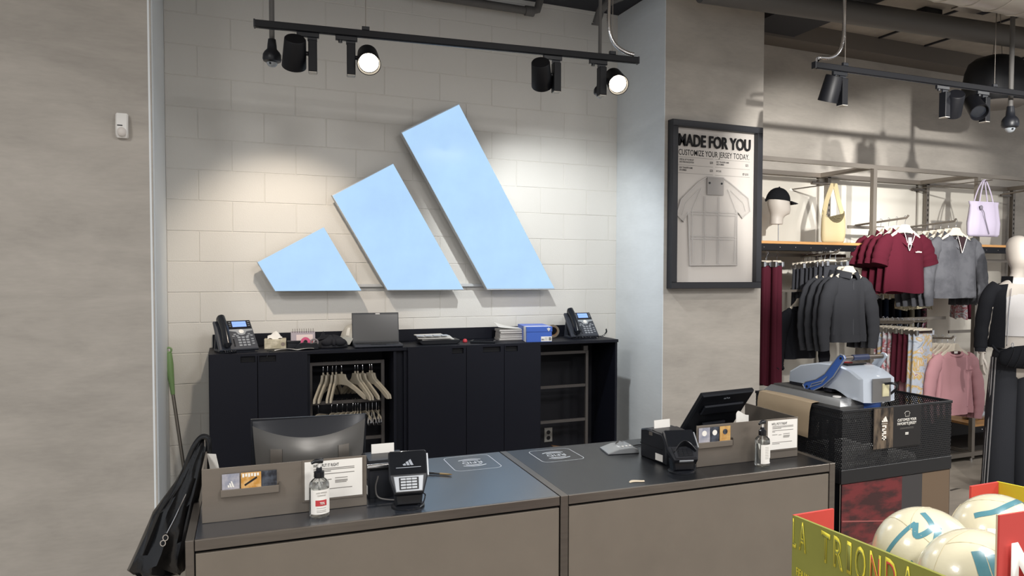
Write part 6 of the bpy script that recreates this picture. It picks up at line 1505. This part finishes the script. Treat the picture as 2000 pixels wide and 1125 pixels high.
text('N', 'flap_letter', M_PAPER, t, (C_.x-A_.x+0.016, C_.y-A_.y-0.0072, 1.325), rot=(PI/2, 0, math.atan2((D_-C_).y, (D_-C_).x)), h=0.085, w=0.07, bold=0.03, ext=0.0006)
text('FIFA', 'flap_print', M_PAPER, t, (C_.x-A_.x+0.012, C_.y-A_.y-0.0072, 1.295), rot=(PI/2, 0, math.atan2((D_-C_).y, (D_-C_).x)), h=0.016, w=0.05, ext=0.0006)
M_BALL = mat('white_ball_leather', '#cbc4aa', 0.22, coat=0.6, var=0.04, vscale=3, bump=0.05, bscale=140)
M_TEAL = mat('teal_ball_print', '#4f7f8a', 0.25, coat=0.7, var=0.15, vscale=20); M_SEAM = mat('ball_seam', '#b3a98a', 0.5)
RB = 0.0925
def football(loc, label, seed, bands):
    g = thing('football', label, 'football', loc, 0, 'footballs in the display box')
    MB().ball((0, 0, 0), RB, n=40, m=28).build('ball_skin', M_BALL, g, 80)
    # panel seams: arcs on the sphere
    q = random.Random(seed); Rm = Matrix.Rotation(q.uniform(0, 6), 3, 'Z') @ Matrix.Rotation(q.uniform(0, 6), 3, 'X')
    vs_ = [Vector(v).normalized() for v in [(1, 1, 1), (-1, -1, 1), (-1, 1, -1), (1, -1, -1)]]
    for i in range(4):
        for j in range(i+1, 4):
            a, b = Rm @ vs_[i], Rm @ vs_[j]
            T([(a.lerp(b, k/12)+0.25*(a.cross(b))*math.sin(PI*k/12)).normalized()*(RB-0.0004) for k in range(13)], 0.0011, 5).build('seam', M_SEAM, g)
    for pts, wd_ in bands:
        P = [Vector(p).normalized() for p in pts]; P = [v.normalized() for v in arc(P, 8)]
        V = []; F = []
        for i, p in enumerate(P):
            tn = (P[min(i+1, len(P)-1)]-P[max(i-1, 0)]).normalized(); sd = p.cross(tn).normalized()
            for k in (-1, -0.33, 0.33, 1): V.append((p+sd*k*wd_/RB).normalized()*(RB+0.0005))
        for i in range(len(P)-1):
            for k in range(3): F.append((i*4+k, i*4+k+1, i*4+k+5, i*4+k+4))
        MB().add(V, F).build('printed_band', M_TEAL, g, 80)
    return g
# bands given as directions; the camera sits towards (-0.75, -0.62, 0.25)
football((1.318, -4.714, 1.263), 'left football with teal zigzag bands, nearest the box corner', 1, [([(-0.5, -0.2, 0.85), (-0.62, -0.35, 0.62), (-0.35, -0.45, 0.8), (-0.2, -0.1, 0.95)], 0.005), ([(-0.25, -0.5, 0.8), (-0.55, -0.75, 0.45), (-0.2, -0.85, 0.45), (0.1, -0.8, 0.5)], 0.006), ([(-0.95, -0.2, -0.1), (-0.85, -0.5, 0.2)], 0.007), ([(-0.85, -0.35, -0.2), (-0.72, -0.65, 0.12)], 0.007), ([(-0.98, 0.1, 0.1), (-0.8, -0.1, 0.6), (-0.5, -0.2, 0.85)], 0.004)])
football((1.252, -4.872, 1.280), 'front football with two wide teal stripes', 2, [([(-0.45, -0.35, 0.85), (-0.6, -0.65, 0.5), (-0.55, -0.85, 0.0)], 0.009), ([(-0.3, -0.5, 0.8), (-0.42, -0.78, 0.5), (-0.35, -0.95, 0.0)], 0.009), ([(-0.9, -0.4, -0.3), (-0.5, -0.85, 0.05), (0.0, -0.95, 0.3)], 0.008)])
b3 = football((1.553, -4.687, 1.252), 'rear football with a barcode sticker and teal loops', 3, [([(-0.75, 0.0, 0.65), (-0.5, -0.3, 0.8), (0.0, -0.35, 0.93), (0.4, -0.2, 0.85)], 0.006), ([(-0.5, -0.3, 0.8), (-0.3, -0.65, 0.7), (0.1, -0.7, 0.7), (0.4, -0.2, 0.85)], 0.005), ([(0.0, -0.9, 0.4), (0.1, -0.95, 0.1)], 0.006), ([(-0.98, -0.1, 0.1), (-0.86, -0.4, 0.35), (-0.3, -0.65, 0.7)], 0.005)])
def sticker(u, v):
    n = (Vector((-0.72, -0.66, 0.30))+Vector((0.42, -0.46, 0))*(u-0.5)+Vector((0.1, 0.1, 0.5))*(v-0.5)).normalized(); return tuple(n*(RB+0.0008))
MB().sheet(sticker, 8, 6, 0.0004).build('sticker', M_PAPER, b3)
for i in range(8): MB().sheet(lambda u, v, i=i: tuple(Vector(sticker(0.08+i*0.11+u*(0.05 if i % 2 else 0.03), 0.12+0.5*v))*1.006), 1, 4, 0.0003).build('barcode_bar', M_INK, b3)
